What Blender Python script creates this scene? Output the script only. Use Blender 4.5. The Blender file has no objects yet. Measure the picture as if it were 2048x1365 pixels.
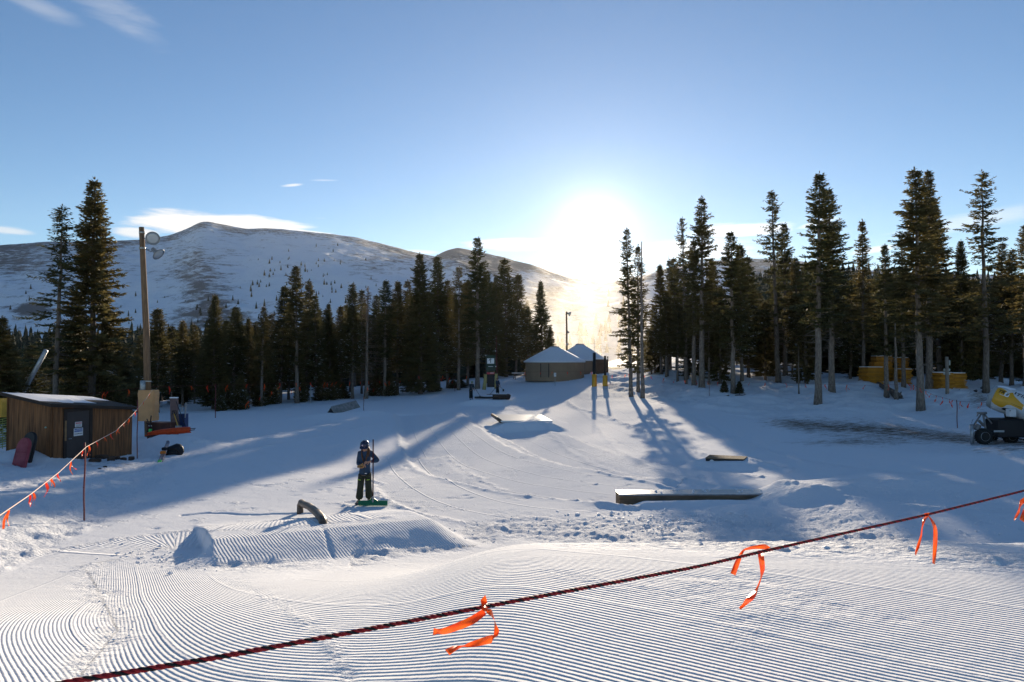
import bpy, math, random
import numpy as np
from mathutils import Vector, Matrix
R = math.radians
sc = bpy.context.scene
col = sc.collection
rnd = random.Random(7)
npr = np.random.RandomState(11)

# ------------------------------------------------------------------ camera model
F = 1365.0; CU, CV = 1024.0, 682.5; PITCH = math.atan2(717-CV, F)
cp, sp = math.cos(PITCH), math.sin(PITCH)
def ray(u, v):
    a = (u-CU)/F; b = -(v-CV)/F
    return a, cp - b*sp, sp + b*cp
def P(u, v, d):
    a, b, c = ray(u, v); k = d/b
    return Vector((a*k, d, c*k))
SUNV = Vector(ray(1190, 462)).normalized()
SUN_EL = math.asin(SUNV.z); SUN_AZ = math.atan2(SUNV.x, SUNV.y)

# ------------------------------------------------------------------ numpy noise
def _h(ix, iy, s):
    n = (ix.astype(np.int64)*374761393 + iy.astype(np.int64)*668265263 + s*1442695041) & 0xffffffff
    n = ((n ^ (n >> 13))*1274126177) & 0xffffffff
    return ((n ^ (n >> 16)) & 0xffff)/65535.0
def vnoise(x, y, s=0):
    x0 = np.floor(x); y0 = np.floor(y); fx = x-x0; fy = y-y0
    fx = fx*fx*(3-2*fx); fy = fy*fy*(3-2*fy)
    a = _h(x0, y0, s); b = _h(x0+1, y0, s); c = _h(x0, y0+1, s); d = _h(x0+1, y0+1, s)
    return (a+(b-a)*fx)*(1-fy)+(c+(d-c)*fx)*fy
def fbm(x, y, o=4, s=0, g=0.5):
    r = 0; a = 1; t = 0
    for i in range(o):
        r = r+a*(vnoise(x*2**i+i*17.3, y*2**i-i*9.1, s+i)*2-1); t += a; a *= g
    return r/t
def sstep(e0, e1, x):
    t = np.clip((x-e0)/(e1-e0), 0, 1); return t*t*(3-2*t)

# ------------------------------------------------------------------ ground height
TD = [-20, 0, 2, 3.6, 4.5, 6, 7.5, 9, 11.5, 14, 19, 26, 30, 35, 45, 60, 75, 90, 110, 140, 200, 300, 600]
near = [-1.5,-1.55,-1.6,-1.75,-2.0,-2.35,-2.75,-3.1,-3.52,-3.75]
nML = [-1.4,-1.45,-1.5,-1.62,-1.8,-2.15,-2.55,-2.95,-3.5,-3.75]; nM = [-1.25,-1.3,-1.32,-1.4,-1.52,-1.88,-2.35,-2.8,-3.5,-3.8]; nR = [-1.4,-1.33,-1.28,-1.22,-1.20,-1.56,-2.15,-2.7,-3.5,-3.85]
TT = {
 -1.2: near+[-3.8,-3.7,-3.7,-3.7,-4.0,-4.6,-5.2,-6.5,-9,-13,-24,-38,-60],
 -.75: near+[-3.9,-4.0,-4.0,-3.95,-4.2,-4.7,-5.2,-6.5,-9,-13,-24,-38,-60],
 -.55: near+[-4.0,-4.05,-4.05,-4.0,-4.2,-4.5,-5,-6,-8,-12,-22,-36,-60],
 -.40: nML+[-4.05,-4.1,-4.12,-4.15,-4.2,-4.2,-4.3,-4.5,-5,-7,-14,-32,-60],
 -.15: nM+[-4.05,-4.2,-4.25,-4.3,-4.35,-4.2,-4.05,-3.9,-4,-6,-12,-30,-60],
 -.02: nR+[-4.05,-4.2,-4.3,-4.4,-4.4,-4.25,-3.7,-3.0,-2.7,-4,-10,-28,-60],
 .06: nR+[-4.05,-4.2,-4.3,-4.4,-4.4,-4.25,-3.5,-2.5,-2.3,-3.5,-9,-28,-60],
 .12: nR+[-4.05,-4.2,-4.3,-4.4,-4.35,-4.0,-2.9,-2.2,-2.0,-3.2,-9,-28,-60],
 .18: nR+[-4.05,-4.2,-4.25,-4.3,-4.25,-3.5,-2.5,-1.6,-1.6,-2.5,-8,-28,-60],
 .30: nR+[-4.0,-4.1,-4.1,-4.1,-3.9,-2.7,-1.7,-1.0,-1.0,-1.0,-5,-24,-55],
 .45: nR+[-3.95,-4.0,-4.0,-4.0,-3.5,-2.5,-1.9,-1.5,-1.2,-1.2,-4,-16,-40],
 .60: nR+[-3.9,-3.85,-3.8,-3.85,-3.4,-2.2,-2.0,-1.8,-1.5,-1.2,-3,-10,-30],
 .75: nR+[-3.8,-3.6,-3.65,-3.6,-2.9,-2.3,-2.0,-1.8,-1.5,-1.2,-2,-8,-25],
 1.2: nR+[-3.6,-3.4,-3.4,-3.3,-2.7,-2.2,-2.0,-1.6,-1.2,-1,-1,-5,-20]}
_tk = np.array(sorted(TT)); _tz = np.array([TT[k] for k in sorted(TT)])
_w = lambda d: np.log(np.asarray(d, float)+24.0)
_gw = np.linspace(_w(-20), _w(600), 400); _gt = np.linspace(-1.2, 1.2, 121)
_G = np.array([np.interp(_gw, _w(TD), r) for r in _tz])
_G = np.array([np.interp(_gt, _tk, _G[:, j]) for j in range(400)])     # 400 x 121
def _sm(A, n, ax):
    k = np.hanning(n*2+3)[1:-1]; k /= k.sum()
    pw = [(0, 0), (0, 0)]; pw[ax] = (n, n)
    B = np.pad(A, pw, mode='edge')
    return np.apply_along_axis(lambda r: np.convolve(r, k, 'valid'), ax, B)
_G = _sm(_sm(_G, 5, 0), 5, 1)
def base_z(x, y):
    x = np.asarray(x, float); y = np.asarray(y, float)
    w = np.clip((_w(np.maximum(y, -20))-_gw[0])/(_gw[1]-_gw[0]), 0, 398.999)
    t = np.clip(x/np.maximum(y, 1.5), -1.2, 1.2); t = np.clip((t+1.2)/(_gt[1]-_gt[0]), 0, 119.999)
    i = w.astype(int); j = t.astype(int); fw = w-i; ft = t-j
    return (_G[i, j]*(1-fw)+_G[i+1, j]*fw)*(1-ft)+(_G[i, j+1]*(1-fw)+_G[i+1, j+1]*fw)*ft
def local(x, y, A, B):
    ax, ay = A; bx, by = B; L = math.hypot(bx-ax, by-ay); ux, uy = (bx-ax)/L, (by-ay)/L
    return (x-ax)*ux+(y-ay)*uy, -(x-ax)*uy+(y-ay)*ux, L
M1 = ((-5.45, 12.5), (-1.75, 14.5)); M2 = ((7.9, 18.5), (11.5, 18.9))
def feat_z(x, y):
    z = 0*x
    a, b, L = local(x, y, *M1)              # take-off mound before the rail
    ln = lambda e0, e1, q: np.clip((q-e0)/(e1-e0), 0, 1)
    h = (.75*ln(-1.35, 0, b)+.25*sstep(-1.5, -.3, b))*(1-sstep(1.0, 4.2, b))*ln(-.10-.80*np.maximum(-b, 0), -.02, a)*(1-sstep(L-.05, L+.85, a))
    z = z+h*(.31+.12*sstep(0, L, a))
    a, b, L = local(x, y, *M2)              # mound at the end of the long box
    cr = .50+.14*sstep(0, L, a)
    h = (.72*ln(-4.8, 0, b)+.28*sstep(-.8, -.05, b))*(1-sstep(.9, 2.4, b))*sstep(-1.3, .1, a)*(1-sstep(L-1.2, L+3.5, a))
    z = z+h*cr
    z = z+.30*np.maximum(0, 1-np.hypot((x-5.9)/1.1, (y-17.2)/1.2))**.8
    z = z+.13*np.exp(-((x-4.6)/2.4)**4-((y-18.7)/.40)**2)
    a, b, L = local(x, y, (-.35, 41.9), (2.5, 41.7))   # tabletop
    h = np.minimum(1, np.maximum(0, (b+1.0)/.9))*(1-sstep(3.4, 5.2, b))*np.clip((a+1.2)/1.1, 0, 1)*np.clip((L+1.0-a)/1.1, 0, 1)
    z = z+.46*h
    a, b, L = local(x, y, (7.2, 26.2), (8.5, 25.6))
    h = sstep(-1.1, .1, b)*(1-sstep(.6, 2.2, b))*sstep(-.8, .2, a)*(1-sstep(L, L+1.6, a))
    z = z+.26*h
    a, b, L = local(x, y, (-4.0, 61.5), (-.9, 60.6))    # far pile by the workers
    h = np.clip((b+.7)/.6, 0, 1)*(1-sstep(7.5, 11, b))*sstep(-1.6, .3, a)*(1-sstep(L-.1, L+.5+.2*np.maximum(b, 0), a))
    z = z+.42*h
    z = z+.55*sstep(9.9, 13.3, y)*(1-sstep(14, 21.5, y))*sstep(0, 2.6, np.interp(y, [9.8, 13, 18, 24], [-7.3, -8.8, -10.2, -12])-x)
    z = z-.30*np.exp(-(((x+5.5)/4.5)**2+((y-29.5)/5.5)**2))          # hollow behind the rider, tilts the run towards the sun
    a, b, L = local(x, y, (-13.6, 49.0), (-10.8, 51.5))
    z = z+.32*np.exp(-(b/1.6)**2)*sstep(-2.5, 0, a)*(1-sstep(L, L+2.5, a))
    z = z+.5*np.exp(-(((x+15.6)/1.8)**2+((y-31.6)/1.4)**2))          # bank beside the light pole
    z = z+.55*np.exp(-(((x+17.9)/1.1)**2+((y-25.2)/1.4)**2))         # drift on the shed's side
    z = z+.22*np.exp(-(((x-19.5)/4.5)**2+((y-26.5)/1.3)**2))
    z = z+.5*np.exp(-(((x+24)/8)**2+((y-21)/6)**2))
    z = z+.7*np.exp(-(((x-17)/3.4)**2+((y-76)/5)**2))               # mound right of the posts
    return z
def gz(x, y):
    x = np.asarray(x, float); y = np.asarray(y, float)
    return base_z(x, y)+feat_z(x, y)
def G(x, y): return float(gz(x, y))
def hit(u, v, dmin=1.5, dmax=180):
    d = np.geomspace(dmin, dmax, 6000); a, b, c = ray(u, v)
    x = a/b*d; z = c/b*d; below = np.nonzero(z <= gz(x, d))[0]
    if len(below) == 0: return Vector((a/b*dmax, dmax, G(a/b*dmax, dmax)))
    i = below[0]; return Vector((x[i], d[i], z[i]))
def at(u, d):          # ground point in direction u at depth d
    x = (u-CU)/F*d; return Vector((x, d, G(x, d)))

# ------------------------------------------------------------------ materials
MATS = {}
def node(nt, t, **k):
    n = nt.nodes.new(t)
    for a, b in k.items(): setattr(n, a, b)
    return n
def mat(name, rgb, rough=.7, metal=0, var=.0, vscale=4, bump=0, bscale=30, spec=.3, stretch=None, rgb2=None, trans=0, emit=0, coat=0):
    if name in MATS: return MATS[name]
    m = bpy.data.materials.new(name); m.use_nodes = True; nt = m.node_tree; L = nt.links
    b = nt.nodes['Principled BSDF']; b.inputs['Roughness'].default_value = rough; b.inputs['Metallic'].default_value = metal
    b.inputs['Specular IOR Level'].default_value = spec; b.inputs['Coat Weight'].default_value = coat
    b.inputs['Base Color'].default_value = (*rgb, 1)
    tc = node(nt, 'ShaderNodeTexCoord'); mp = node(nt, 'ShaderNodeMapping'); L.new(tc.outputs['Object'], mp.inputs[0])
    if stretch: mp.inputs['Scale'].default_value = stretch
    n1 = node(nt, 'ShaderNodeTexNoise'); n1.inputs['Scale'].default_value = vscale; n1.inputs['Detail'].default_value = 6
    L.new(mp.outputs[0], n1.inputs['Vector'])
    if var or rgb2:
        mx = node(nt, 'ShaderNodeMix', data_type='RGBA'); c2 = rgb2 or tuple(c*(1-var) for c in rgb)
        mx.inputs[6].default_value = (*rgb, 1); mx.inputs[7].default_value = (*c2, 1)
        cr = node(nt, 'ShaderNodeMapRange'); cr.inputs[1].default_value = .35; cr.inputs[2].default_value = .65
        L.new(n1.outputs[0], cr.inputs[0]); L.new(cr.outputs[0], mx.inputs[0]); L.new(mx.outputs[2], b.inputs['Base Color'])
    if bump:
        n2 = node(nt, 'ShaderNodeTexNoise'); n2.inputs['Scale'].default_value = bscale; n2.inputs['Detail'].default_value = 5
        L.new(mp.outputs[0], n2.inputs['Vector'])
        bp = node(nt, 'ShaderNodeBump'); bp.inputs['Strength'].default_value = min(1, bump); bp.inputs['Distance'].default_value = .02
        L.new(n2.outputs[0], bp.inputs['Height']); L.new(bp.outputs[0], b.inputs['Normal'])
    if trans:
        out = nt.nodes['Material Output']; tr = node(nt, 'ShaderNodeBsdfTranslucent'); ms = node(nt, 'ShaderNodeMixShader')
        ms.inputs[0].default_value = trans; L.new(b.outputs[0], ms.inputs[1]); L.new(tr.outputs[0], ms.inputs[2]); L.new(ms.outputs[0], out.inputs[0])
        if (var or rgb2): L.new(mx.outputs[2], tr.inputs[0])
        else: tr.inputs[0].default_value = (*rgb, 1)
    MATS[name] = m; return m

# ------------------------------------------------------------------ mesh builder
class MB:
    def __init__(s): s.v = []; s.f = []; s.m = []; s.n = 0; s.cur = 0
    def add(s, vs, fs):
        vs = [tuple(p) for p in vs]
        s.f += [tuple(i+s.n for i in f) for f in fs]; s.m += [s.cur]*len(fs); s.v += vs; s.n += len(vs); return s
    def box(s, c, size, rz=0, M=None, bev=0):
        hx, hy, hz = [a/2 for a in size]
        if bev:
            b = bev; vs = []; 
            for sz in (-1, 1):
                for (X, Y, Z) in ((hx-b, hy-b, hz), (hx, hy, hz-b)):
                    pass
            pr = [(hx-b, hy), (hx, hy-b), (hx, -hy+b), (hx-b, -hy), (-hx+b, -hy), (-hx, -hy+b), (-hx, hy-b), (-hx+b, hy)]
            k = [(1-b/hx*1.0), 1, 1, (1-b/hx*1.0)]; zs = [-hz, -hz+b, hz-b, hz]
            for zi in range(4):
                for (X, Y) in pr:
                    if zi in (0, 3): X = math.copysign(max(0, abs(X)-b), X); Y = math.copysign(max(0, abs(Y)-b), Y)
                    vs.append(Vector((X, Y, zs[zi])))
            fs = [tuple(range(8)), tuple(24+i for i in range(7, -1, -1))]
            for zi in range(3):
                for i in range(8): fs.append((zi*8+i, zi*8+(i+1) % 8, zi*8+8+(i+1) % 8, zi*8+8+i)[::-1])
        else:
            vs = [Vector((x, y, z)) for x in (-hx, hx) for y in (-hy, hy) for z in (-hz, hz)]
            fs = [(0, 1, 3, 2), (4, 6, 7, 5), (0, 4, 5, 1), (2, 3, 7, 6), (0, 2, 6, 4), (1, 5, 7, 3)]
        Mr = M or Matrix.Rotation(rz, 3, 'Z')
        return s.add([Mr @ p+Vector(c) for p in vs], fs)
    def tube(s, pts, r, n=8, cap=True, flat=1):
        pts = [Vector(p) for p in pts]; k = len(pts); rs = r if isinstance(r, (list, tuple)) else [r]*k
        vs = []; t = (pts[1]-pts[0]).normalized(); up = Vector((0, 0, 1)) if abs(t.z) < .9 else Vector((1, 0, 0))
        nx = t.cross(up).normalized()
        for i, p in enumerate(pts):
            t = (pts[min(i+1, k-1)]-pts[max(i-1, 0)]).normalized(); nx = (nx-t*nx.dot(t)).normalized(); ny = t.cross(nx)
            for j in range(n):
                a = 2*math.pi*j/n; vs.append(p+nx*math.cos(a)*rs[i]+ny*math.sin(a)*rs[i]*flat)
        fs = [(i*n+j, i*n+(j+1) % n, (i+1)*n+(j+1) % n, (i+1)*n+j) for i in range(k-1) for j in range(n)]
        if cap: fs += [tuple(range(n))[::-1], tuple((k-1)*n+j for j in range(n))]
        return s.add(vs, fs)
    def lathe(s, prof, n=24, M=None, c=(0, 0, 0)):
        vs = []; M = M or Matrix.Identity(3)
        for (r, z) in prof:
            for j in range(n):
                a = 2*math.pi*j/n; vs.append(M @ Vector((r*math.cos(a), r*math.sin(a), z))+Vector(c))
        k = len(prof)
        fs = [(i*n+j, i*n+(j+1) % n, (i+1)*n+(j+1) % n, (i+1)*n+j) for i in range(k-1) for j in range(n)]
        fs += [tuple(range(n))[::-1], tuple((k-1)*n+j for j in range(n))]
        return s.add(vs, fs)
    def prism(s, poly, h, M=None, c=(0, 0, 0)):     # poly in xy, extruded along z
        n = len(poly); M = M or Matrix.Identity(3)
        vs = [M @ Vector((x, y, 0))+Vector(c) for x, y in poly]+[M @ Vector((x, y, h))+Vector(c) for x, y in poly]
        return s.add(vs, [tuple(range(n))[::-1], tuple(range(n, 2*n))]+[(i, (i+1) % n, n+(i+1) % n, n+i) for i in range(n)])
    def build(s, name, m, parent=None, smooth=False, loc=None):
        me = bpy.data.meshes.new(name); me.from_pydata(s.v, [], s.f)
        for mm in (m if isinstance(m, (list, tuple)) else [m]): me.materials.append(mm)
        if any(s.m): me.polygons.foreach_set('material_index', s.m)
        if smooth: me.polygons.foreach_set('use_smooth', [True]*len(me.polygons))
        me.update(); o = bpy.data.objects.new(name, me); col.objects.link(o)
        if parent: o.parent = parent
        if loc is not None: o.location = loc
        return o
def npmesh(name, v, f, m, smooth=False, mi=None, parent=None):
    me = bpy.data.meshes.new(name or 'mesh'); v = np.asarray(v, np.float32); f = np.asarray(f, np.int32); k = f.shape[1]
    me.vertices.add(len(v)); me.vertices.foreach_set('co', v.ravel()); me.loops.add(f.size); me.loops.foreach_set('vertex_index', f.ravel())
    me.polygons.add(len(f)); me.polygons.foreach_set('loop_start', np.arange(0, f.size, k, dtype=np.int32))
    me.polygons.foreach_set('loop_total', np.full(len(f), k, np.int32))
    for mm in (m if isinstance(m, (list, tuple)) else [m]): me.materials.append(mm)
    if mi is not None: me.polygons.foreach_set('material_index', np.asarray(mi, np.int32))
    if smooth: me.polygons.foreach_set('use_smooth', np.ones(len(f), bool))
    me.update(calc_edges=True); me.validate()
    if name is None: return me
    o = bpy.data.objects.new(name, me); col.objects.link(o)
    if parent: o.parent = parent
    return o
def tag(o, label=None, cat=None, group=None, kind=None):
    if label: o['label'] = label
    if cat: o['category'] = cat
    if group: o['group'] = group
    if kind: o['kind'] = kind
    return o
def empty(name, loc=(0, 0, 0), rz=0, label=None, cat=None, group=None):
    o = bpy.data.objects.new(name, None); col.objects.link(o); o.location = loc; o.rotation_euler = (0, 0, rz)
    o.empty_display_size = .2; return tag(o, label, cat, group)
def kids(o, _all={}): return [c for c in col.objects if c.parent == o]
def text(s, size, m, parent, M4, name='lettering', shear=0, ext=.002, bold=0):
    c = bpy.data.curves.new('tx', 'FONT'); c.body = s; c.size = size; c.align_x = 'CENTER'; c.align_y = 'CENTER'; c.extrude = ext; c.shear = shear; c.offset = bold
    t = bpy.data.objects.new('tx', c); col.objects.link(t); bpy.context.view_layer.update()
    me = bpy.data.meshes.new_from_object(t.evaluated_get(bpy.context.evaluated_depsgraph_get())); bpy.data.objects.remove(t)
    me.transform(M4); me.materials.clear(); me.materials.append(m)
    o = bpy.data.objects.new(name, me); col.objects.link(o); o.parent = parent; return o
def frame4(origin, xdir, ydir):      # matrix whose x,y axes are given and z points out of the surface
    X = Vector(xdir).normalized(); Y = Vector(ydir); Y = (Y-X*Y.dot(X)).normalized(); Z = X.cross(Y)
    return Matrix(((X.x, Y.x, Z.x, origin[0]), (X.y, Y.y, Z.y, origin[1]), (X.z, Y.z, Z.z, origin[2]), (0, 0, 0, 1)))
def skin(name, nodes, edges, m, parent, sub=2, root=0):
    me = bpy.data.meshes.new(name); me.from_pydata([n[:3] for n in nodes], edges, [])
    o = bpy.data.objects.new(name, me); col.objects.link(o)
    o.modifiers.new('s', 'SKIN'); md = o.modifiers.new('u', 'SUBSURF'); md.levels = sub; md.render_levels = sub
    sv = me.skin_vertices[0].data if me.skin_vertices else None
    if sv is None:
        bpy.context.view_layer.objects.active = o; bpy.context.view_layer.update(); sv = me.skin_vertices[0].data
    for i, n in enumerate(nodes):
        r = n[3]; sv[i].radius = r if isinstance(r, tuple) else (r, r); sv[i].use_root = (i == root)
    bpy.context.view_layer.update()
    m2 = bpy.data.meshes.new_from_object(o.evaluated_get(bpy.context.evaluated_depsgraph_get()))
    o.modifiers.clear(); o.data = m2; m2.name = name; m2.materials.clear(); m2.materials.append(m)
    for p in m2.polygons: p.use_smooth = True
    o.parent = parent; return o
# ================================================================== GROUND
tcs = np.concatenate([-np.geomspace(.9, 6, 26)[::-1][:-1], np.linspace(-.9, .9, 960), np.geomspace(.9, 6, 26)[1:]])
ys = list(np.linspace(-20, .6, 24)); y = .62
while y < 600:
    lim = .08 if y < 24 else .2 if y < 60 else .6 if y < 110 else y*.012
    y += min(max(.010, y*y/(1.9*F)*2.0), lim); ys.append(y)
ys = np.array(ys)
YY, TX = np.meshgrid(ys, tcs, indexing='ij'); XX = TX*(np.maximum(YY, 0)+3.0)
gx = XX.ravel(); gy = YY.ravel()
z = gz(gx, gy)
phase = np.zeros_like(gx); groove = np.zeros_like(gx); rough = np.full_like(gx, .22); dirt = np.zeros_like(gx); seama = np.ones_like(gx)
# image position of each ground vertex (only used to read layout off the photograph)
den = np.maximum(gy*cp+z*sp, .2); gu = CU+gx/den*F; gv = CV-(z*cp-gy*sp)/den*F
def poly_pass(pts, hw, g, rgh=.1, pitch=.045, img=True, across=False, berm=.035, ragged=.16, tilt=0.0, seam=3.0):
    global z
    W = [hit(*p)[:2] for p in pts] if img else pts
    W = np.array(W); best = np.full(len(gx), 1e9); sd = np.zeros(len(gx)); al = np.zeros(len(gx)); acc = 0
    lo = W.min(0)-hw-1; hi = W.max(0)+hw+1
    idx = np.nonzero((gx > lo[0]) & (gx < hi[0]) & (gy > lo[1]) & (gy < hi[1]))[0]
    # smooth polyline
    t = np.arange(len(W)); tt = np.linspace(0, len(W)-1, len(W)*8)
    S = np.stack([np.interp(tt, t, W[:, k]) for k in (0, 1)], 1)
    for _ in range(30): S[1:-1] = S[1:-1]*.5+(S[:-2]+S[2:])*.25
    x_, y_ = gx[idx], gy[idx]; b_ = best[idx]; s_ = sd[idx]; a_ = al[idx]
    for i in range(len(S)-1):
        p, q = S[i], S[i+1]; L = np.hypot(*(q-p))
        if L < 1e-4: continue
        ux, uy = (q-p)/L; px, py = x_-p[0], y_-p[1]
        a = px*ux+py*uy; s = px*uy-py*ux; ac = np.clip(a, 0, L); dd = np.hypot(px-ac*ux, py-ac*uy)
        m = dd < b_; b_ = np.where(m, dd, b_); s_ = np.where(m, np.sign(s)*dd, s_); a_ = np.where(m, acc+a, a_); acc += L
    e = b_+ragged*fbm(x_*1.3, y_*1.3, 3, 5)
    w = 1-sstep(hw-.12, hw, e)
    inn = (a_ > 0) & (a_ < acc); w = w*np.where(inn, 1, 0)*sstep(0, .6, a_)*(1-sstep(acc-.6, acc, a_))
    sel = w > .02; j = idx[sel]
    phase[j] = (a_ if across else s_)[sel]/pitch
    groove[j] = groove[j]*(1-w[sel])+g*w[sel]; rough[j] = rough[j]*(1-w[sel])+rgh*w[sel]
    z[idx] += w*tilt*s_*(1-sstep(hw*.8, hw, e)); seama[j] = seam
    ridge = np.exp(-((e-hw)/.16)**2)*np.where(inn, 1, 0)
    z[idx] += ridge*berm*(.6+.8*vnoise(x_*6, y_*6, 9)); rough[idx] = np.maximum(rough[idx], ridge*.8)
    jj = idx[e > hw-.1]; r_ = ridge[e > hw-.1]; groove[jj] *= (1-r_)
# broad smooth undulation of the groomed snow
z += .035*fbm(gx*.35, gy*.25, 3, 3)*sstep(12, 25, gy)+.10*fbm(gx*.12, gy*.1, 3, 8)*sstep(20, 40, gy)
poly_pass([(235, 1085), (370, 1018), (560, 938), (700, 885), (765, 850)], 4.2, .10, .10, .06, ragged=.5)
poly_pass([(1190, 790), (1225, 806), (1290, 842), (1345, 885), (1460, 935), (1620, 957), (1850, 970), (2100, 975)], 3.2, .5, .12, .035, tilt=-.012)
poly_pass([(1085, 800), (1075, 815), (1110, 826), (1150, 840), (1210, 880), (1290, 920), (1400, 948), (1560, 958)], 2.6, .5, .12, .035, tilt=.02)
poly_pass([(1010, 845), (1062, 868), (1125, 902), (1225, 936), (1340, 957), (1480, 970)], 1.8, .9, .12, .035, tilt=-.085)
poly_pass([(1180, 788), (1080, 800), (960, 822), (900, 830)], 1.6, .5, .12, .035)
poly_pass([(858, 828), (905, 895), (965, 935), (1075, 963), (1200, 979), (1330, 988)], 2.7, 1.0, .10, .035, tilt=-.085)
poly_pass([(806, 915), (838, 958), (915, 1003), (1050, 1030), (1240, 1040)], 2.0, 1.2, .10, .045, tilt=-.03)
poly_pass([(60, 1135), (300, 1078), (560, 1046), (760, 1024)], .95, 1.9, .12, .085, across=True, berm=.01)
poly_pass([(400, 905), (600, 872), (760, 838)], 1.2, .3, .1, .06)
# grooves raked up the face of the take-off mound
a, b, L = local(gx, gy, *M1); m = (a > -.7) & (a < L+1.0) & (b > -1.6) & (b < .6)
w = sstep(-1.6, -1.2, b)*(1-sstep(.2, .5, b))*sstep(-.15, .02, a)*(1-sstep(L+.4, L+1.0, a))*m
sel = w > .02; phase[sel] = ((a+.12*b+.04*fbm(a*2, b*2, 2, 4))/.058)[sel]; groove[sel] = np.maximum(groove*(1-w), 1.9*w)[sel]; rough[sel] = .25; seama[sel] = .3
z += -.022*np.exp(-((a-2.0-.1*b)/.035)**2)*w
a, b, L = local(gx, gy, *M2); w = sstep(-2.3, -1.8, b)*(1-sstep(.1, .5, b))*sstep(-1.2, -.6, a)*(1-sstep(L-1.0, L+2, a))
sel = w > .05; phase[sel] = ((a*.8+b*.35)/.06)[sel]; groove[sel] = (.75*w)[sel]; rough[sel] = (.3+.3*vnoise(gx, gy, 2))[sel]
# the big groomed sweep in the foreground: offsets of one curve
sV = gx*.866+gy*.5+2.98; sR = gx*.47+gy*.883+.97
sF = .5*(sV+sR-np.sqrt((sV-sR)**2+.6**2)); sL = np.hypot(gx-8, gy-14)
bnd = np.interp(gv, [1120, 1150, 1200, 1260, 1365], [150, 180, 205, 235, 150])
sF = np.where(gu < bnd, sL*.85, sF)
sF = sF+.012*fbm(gx*.9, gy*.9, 3, 12)+.04*fbm(gx*.25, gy*.25, 2, 14)
lim = np.interp(gu, [-600, 0, 200, 375, 600, 900, 1000, 1300, 1700, 2048, 2700], [1170, 1150, 1142, 1150, 1160, 1110, 1085, 1098, 1112, 1140, 1180])
lim = lim+22*fbm(gx*.9, gy*.9, 4, 20)
near_m = np.where(gy < 2, 1, sstep(-14, 10, gv-lim))*(gy < 16)
wv = near_m*(gy > -1)
sel = wv > .02
phase[sel] = (sF/np.where(gu < bnd, .027, .030))[sel]; sel0 = sel.copy()
patch = sstep(.10, .42, fbm(gx*.75+4, gy*.75, 4, 31, .6)); patch2 = sstep(.22, .4, fbm(gx*2.1, gy*2.1, 3, 37))
scr = np.exp(-((gu-np.interp(gv, [1150, 1200, 1260, 1365], [180, 205, 235, 140])-14*np.sin(gy*5))/40)**2)*1.15*(gv > 1120)+.8*np.exp(-((gu-np.interp(gv, [1160, 1210, 1270, 1365], [470, 560, 650, 700]))/26)**2)*(gv > 1150)+.75*np.exp(-((gu-np.interp(gv, [1120, 1160, 1200, 1240], [1080, 1180, 1290, 1420]))/60)**2)*np.exp(-((gv-(1165+.10*(gu-1200)))/16)**2)
cut = np.clip(np.maximum(patch*.45*patch2+.0, scr*(.35+.65*vnoise(gx*2.2, gy*2.2, 6))), 0, 1)
groove[sel] = (wv*(1-.9*cut))[sel]
rough[sel] = (rough*(1-wv)+wv*(.12+.75*cut))[sel]
# churned band
band = np.exp(-((gv-(lim-26))/24)**2)*(gu > 700)*(gy < 26)+.8*np.exp(-(((gu-1500)/420)**2+((gv-1045)/38)**2))
band2 = .9*np.exp(-(((gu-480)/230)**2+((gv-1128)/16)**2))
band = np.clip(band+band2, 0, 1)*(gv > 950)
onM1 = groove*0; a, b, L = local(gx, gy, *M1); onM1 = (a > -.6)*(a < L+.9)*(b > -1.15)*(b < .6)
band = band*(1-onM1)
rough = np.maximum(rough, band*.95); groove *= (1-band*.85)
# rough untracked snow at the left of the run, right bank and under the trees
left = sstep(-14, 14, (np.interp(gv, [830, 860, 960, 1040, 1150, 1300], [420, 385, 335, 215, 0, -300])-gu))*(gy > 9)
rough = np.maximum(rough, left*.62); groove *= 1-left
bank = sstep(0, 10, (np.interp(gu, [1180, 1290, 1500, 1700, 2048], [776, 800, 842, 900, 925])-gv))*(gu > 1180)*(gy > 24)
bank2 = (gu <= 1180)*(sstep(0, 8, np.interp(gu, [0, 400, 850, 940, 1050, 1180], [840, 835, 800, 786, 770, 772])-gv))*(gy > 30)
rough = np.maximum(rough, np.clip(bank+bank2, 0, 1)*.72); groove *= 1-np.clip(bank+bank2, 0, 1)
rough = np.maximum(rough, sstep(110, 160, gy)*.7)
rough = np.maximum(rough, .62*sstep(.22, .40, fbm(gx*1.6, gy*2.4, 4, 71, .6))*sstep(13, 15, gy)*(1-sstep(32, 45, gy)))
amp = np.clip(rough, 0, 1)
z += amp**1.5*(.06*fbm(gx*2.2, gy*2.2, 3, 40)+.055*fbm(gx*6, gy*6, 4, 44, .6))*(1-sstep(60, 120, gy)*.5)*np.where(gy < 9, .55, 1)
z += left*(.08*fbm(gx*.8, gy*.8, 3, 47)+.05*fbm(gx*2.6, gy*2.6, 3, 49))+bank*(.5*fbm(gx*.30, gy*.30, 3, 48)+.16*fbm(gx*1.1, gy*1.1, 3, 50))*sstep(38, 46, gy)
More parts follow.
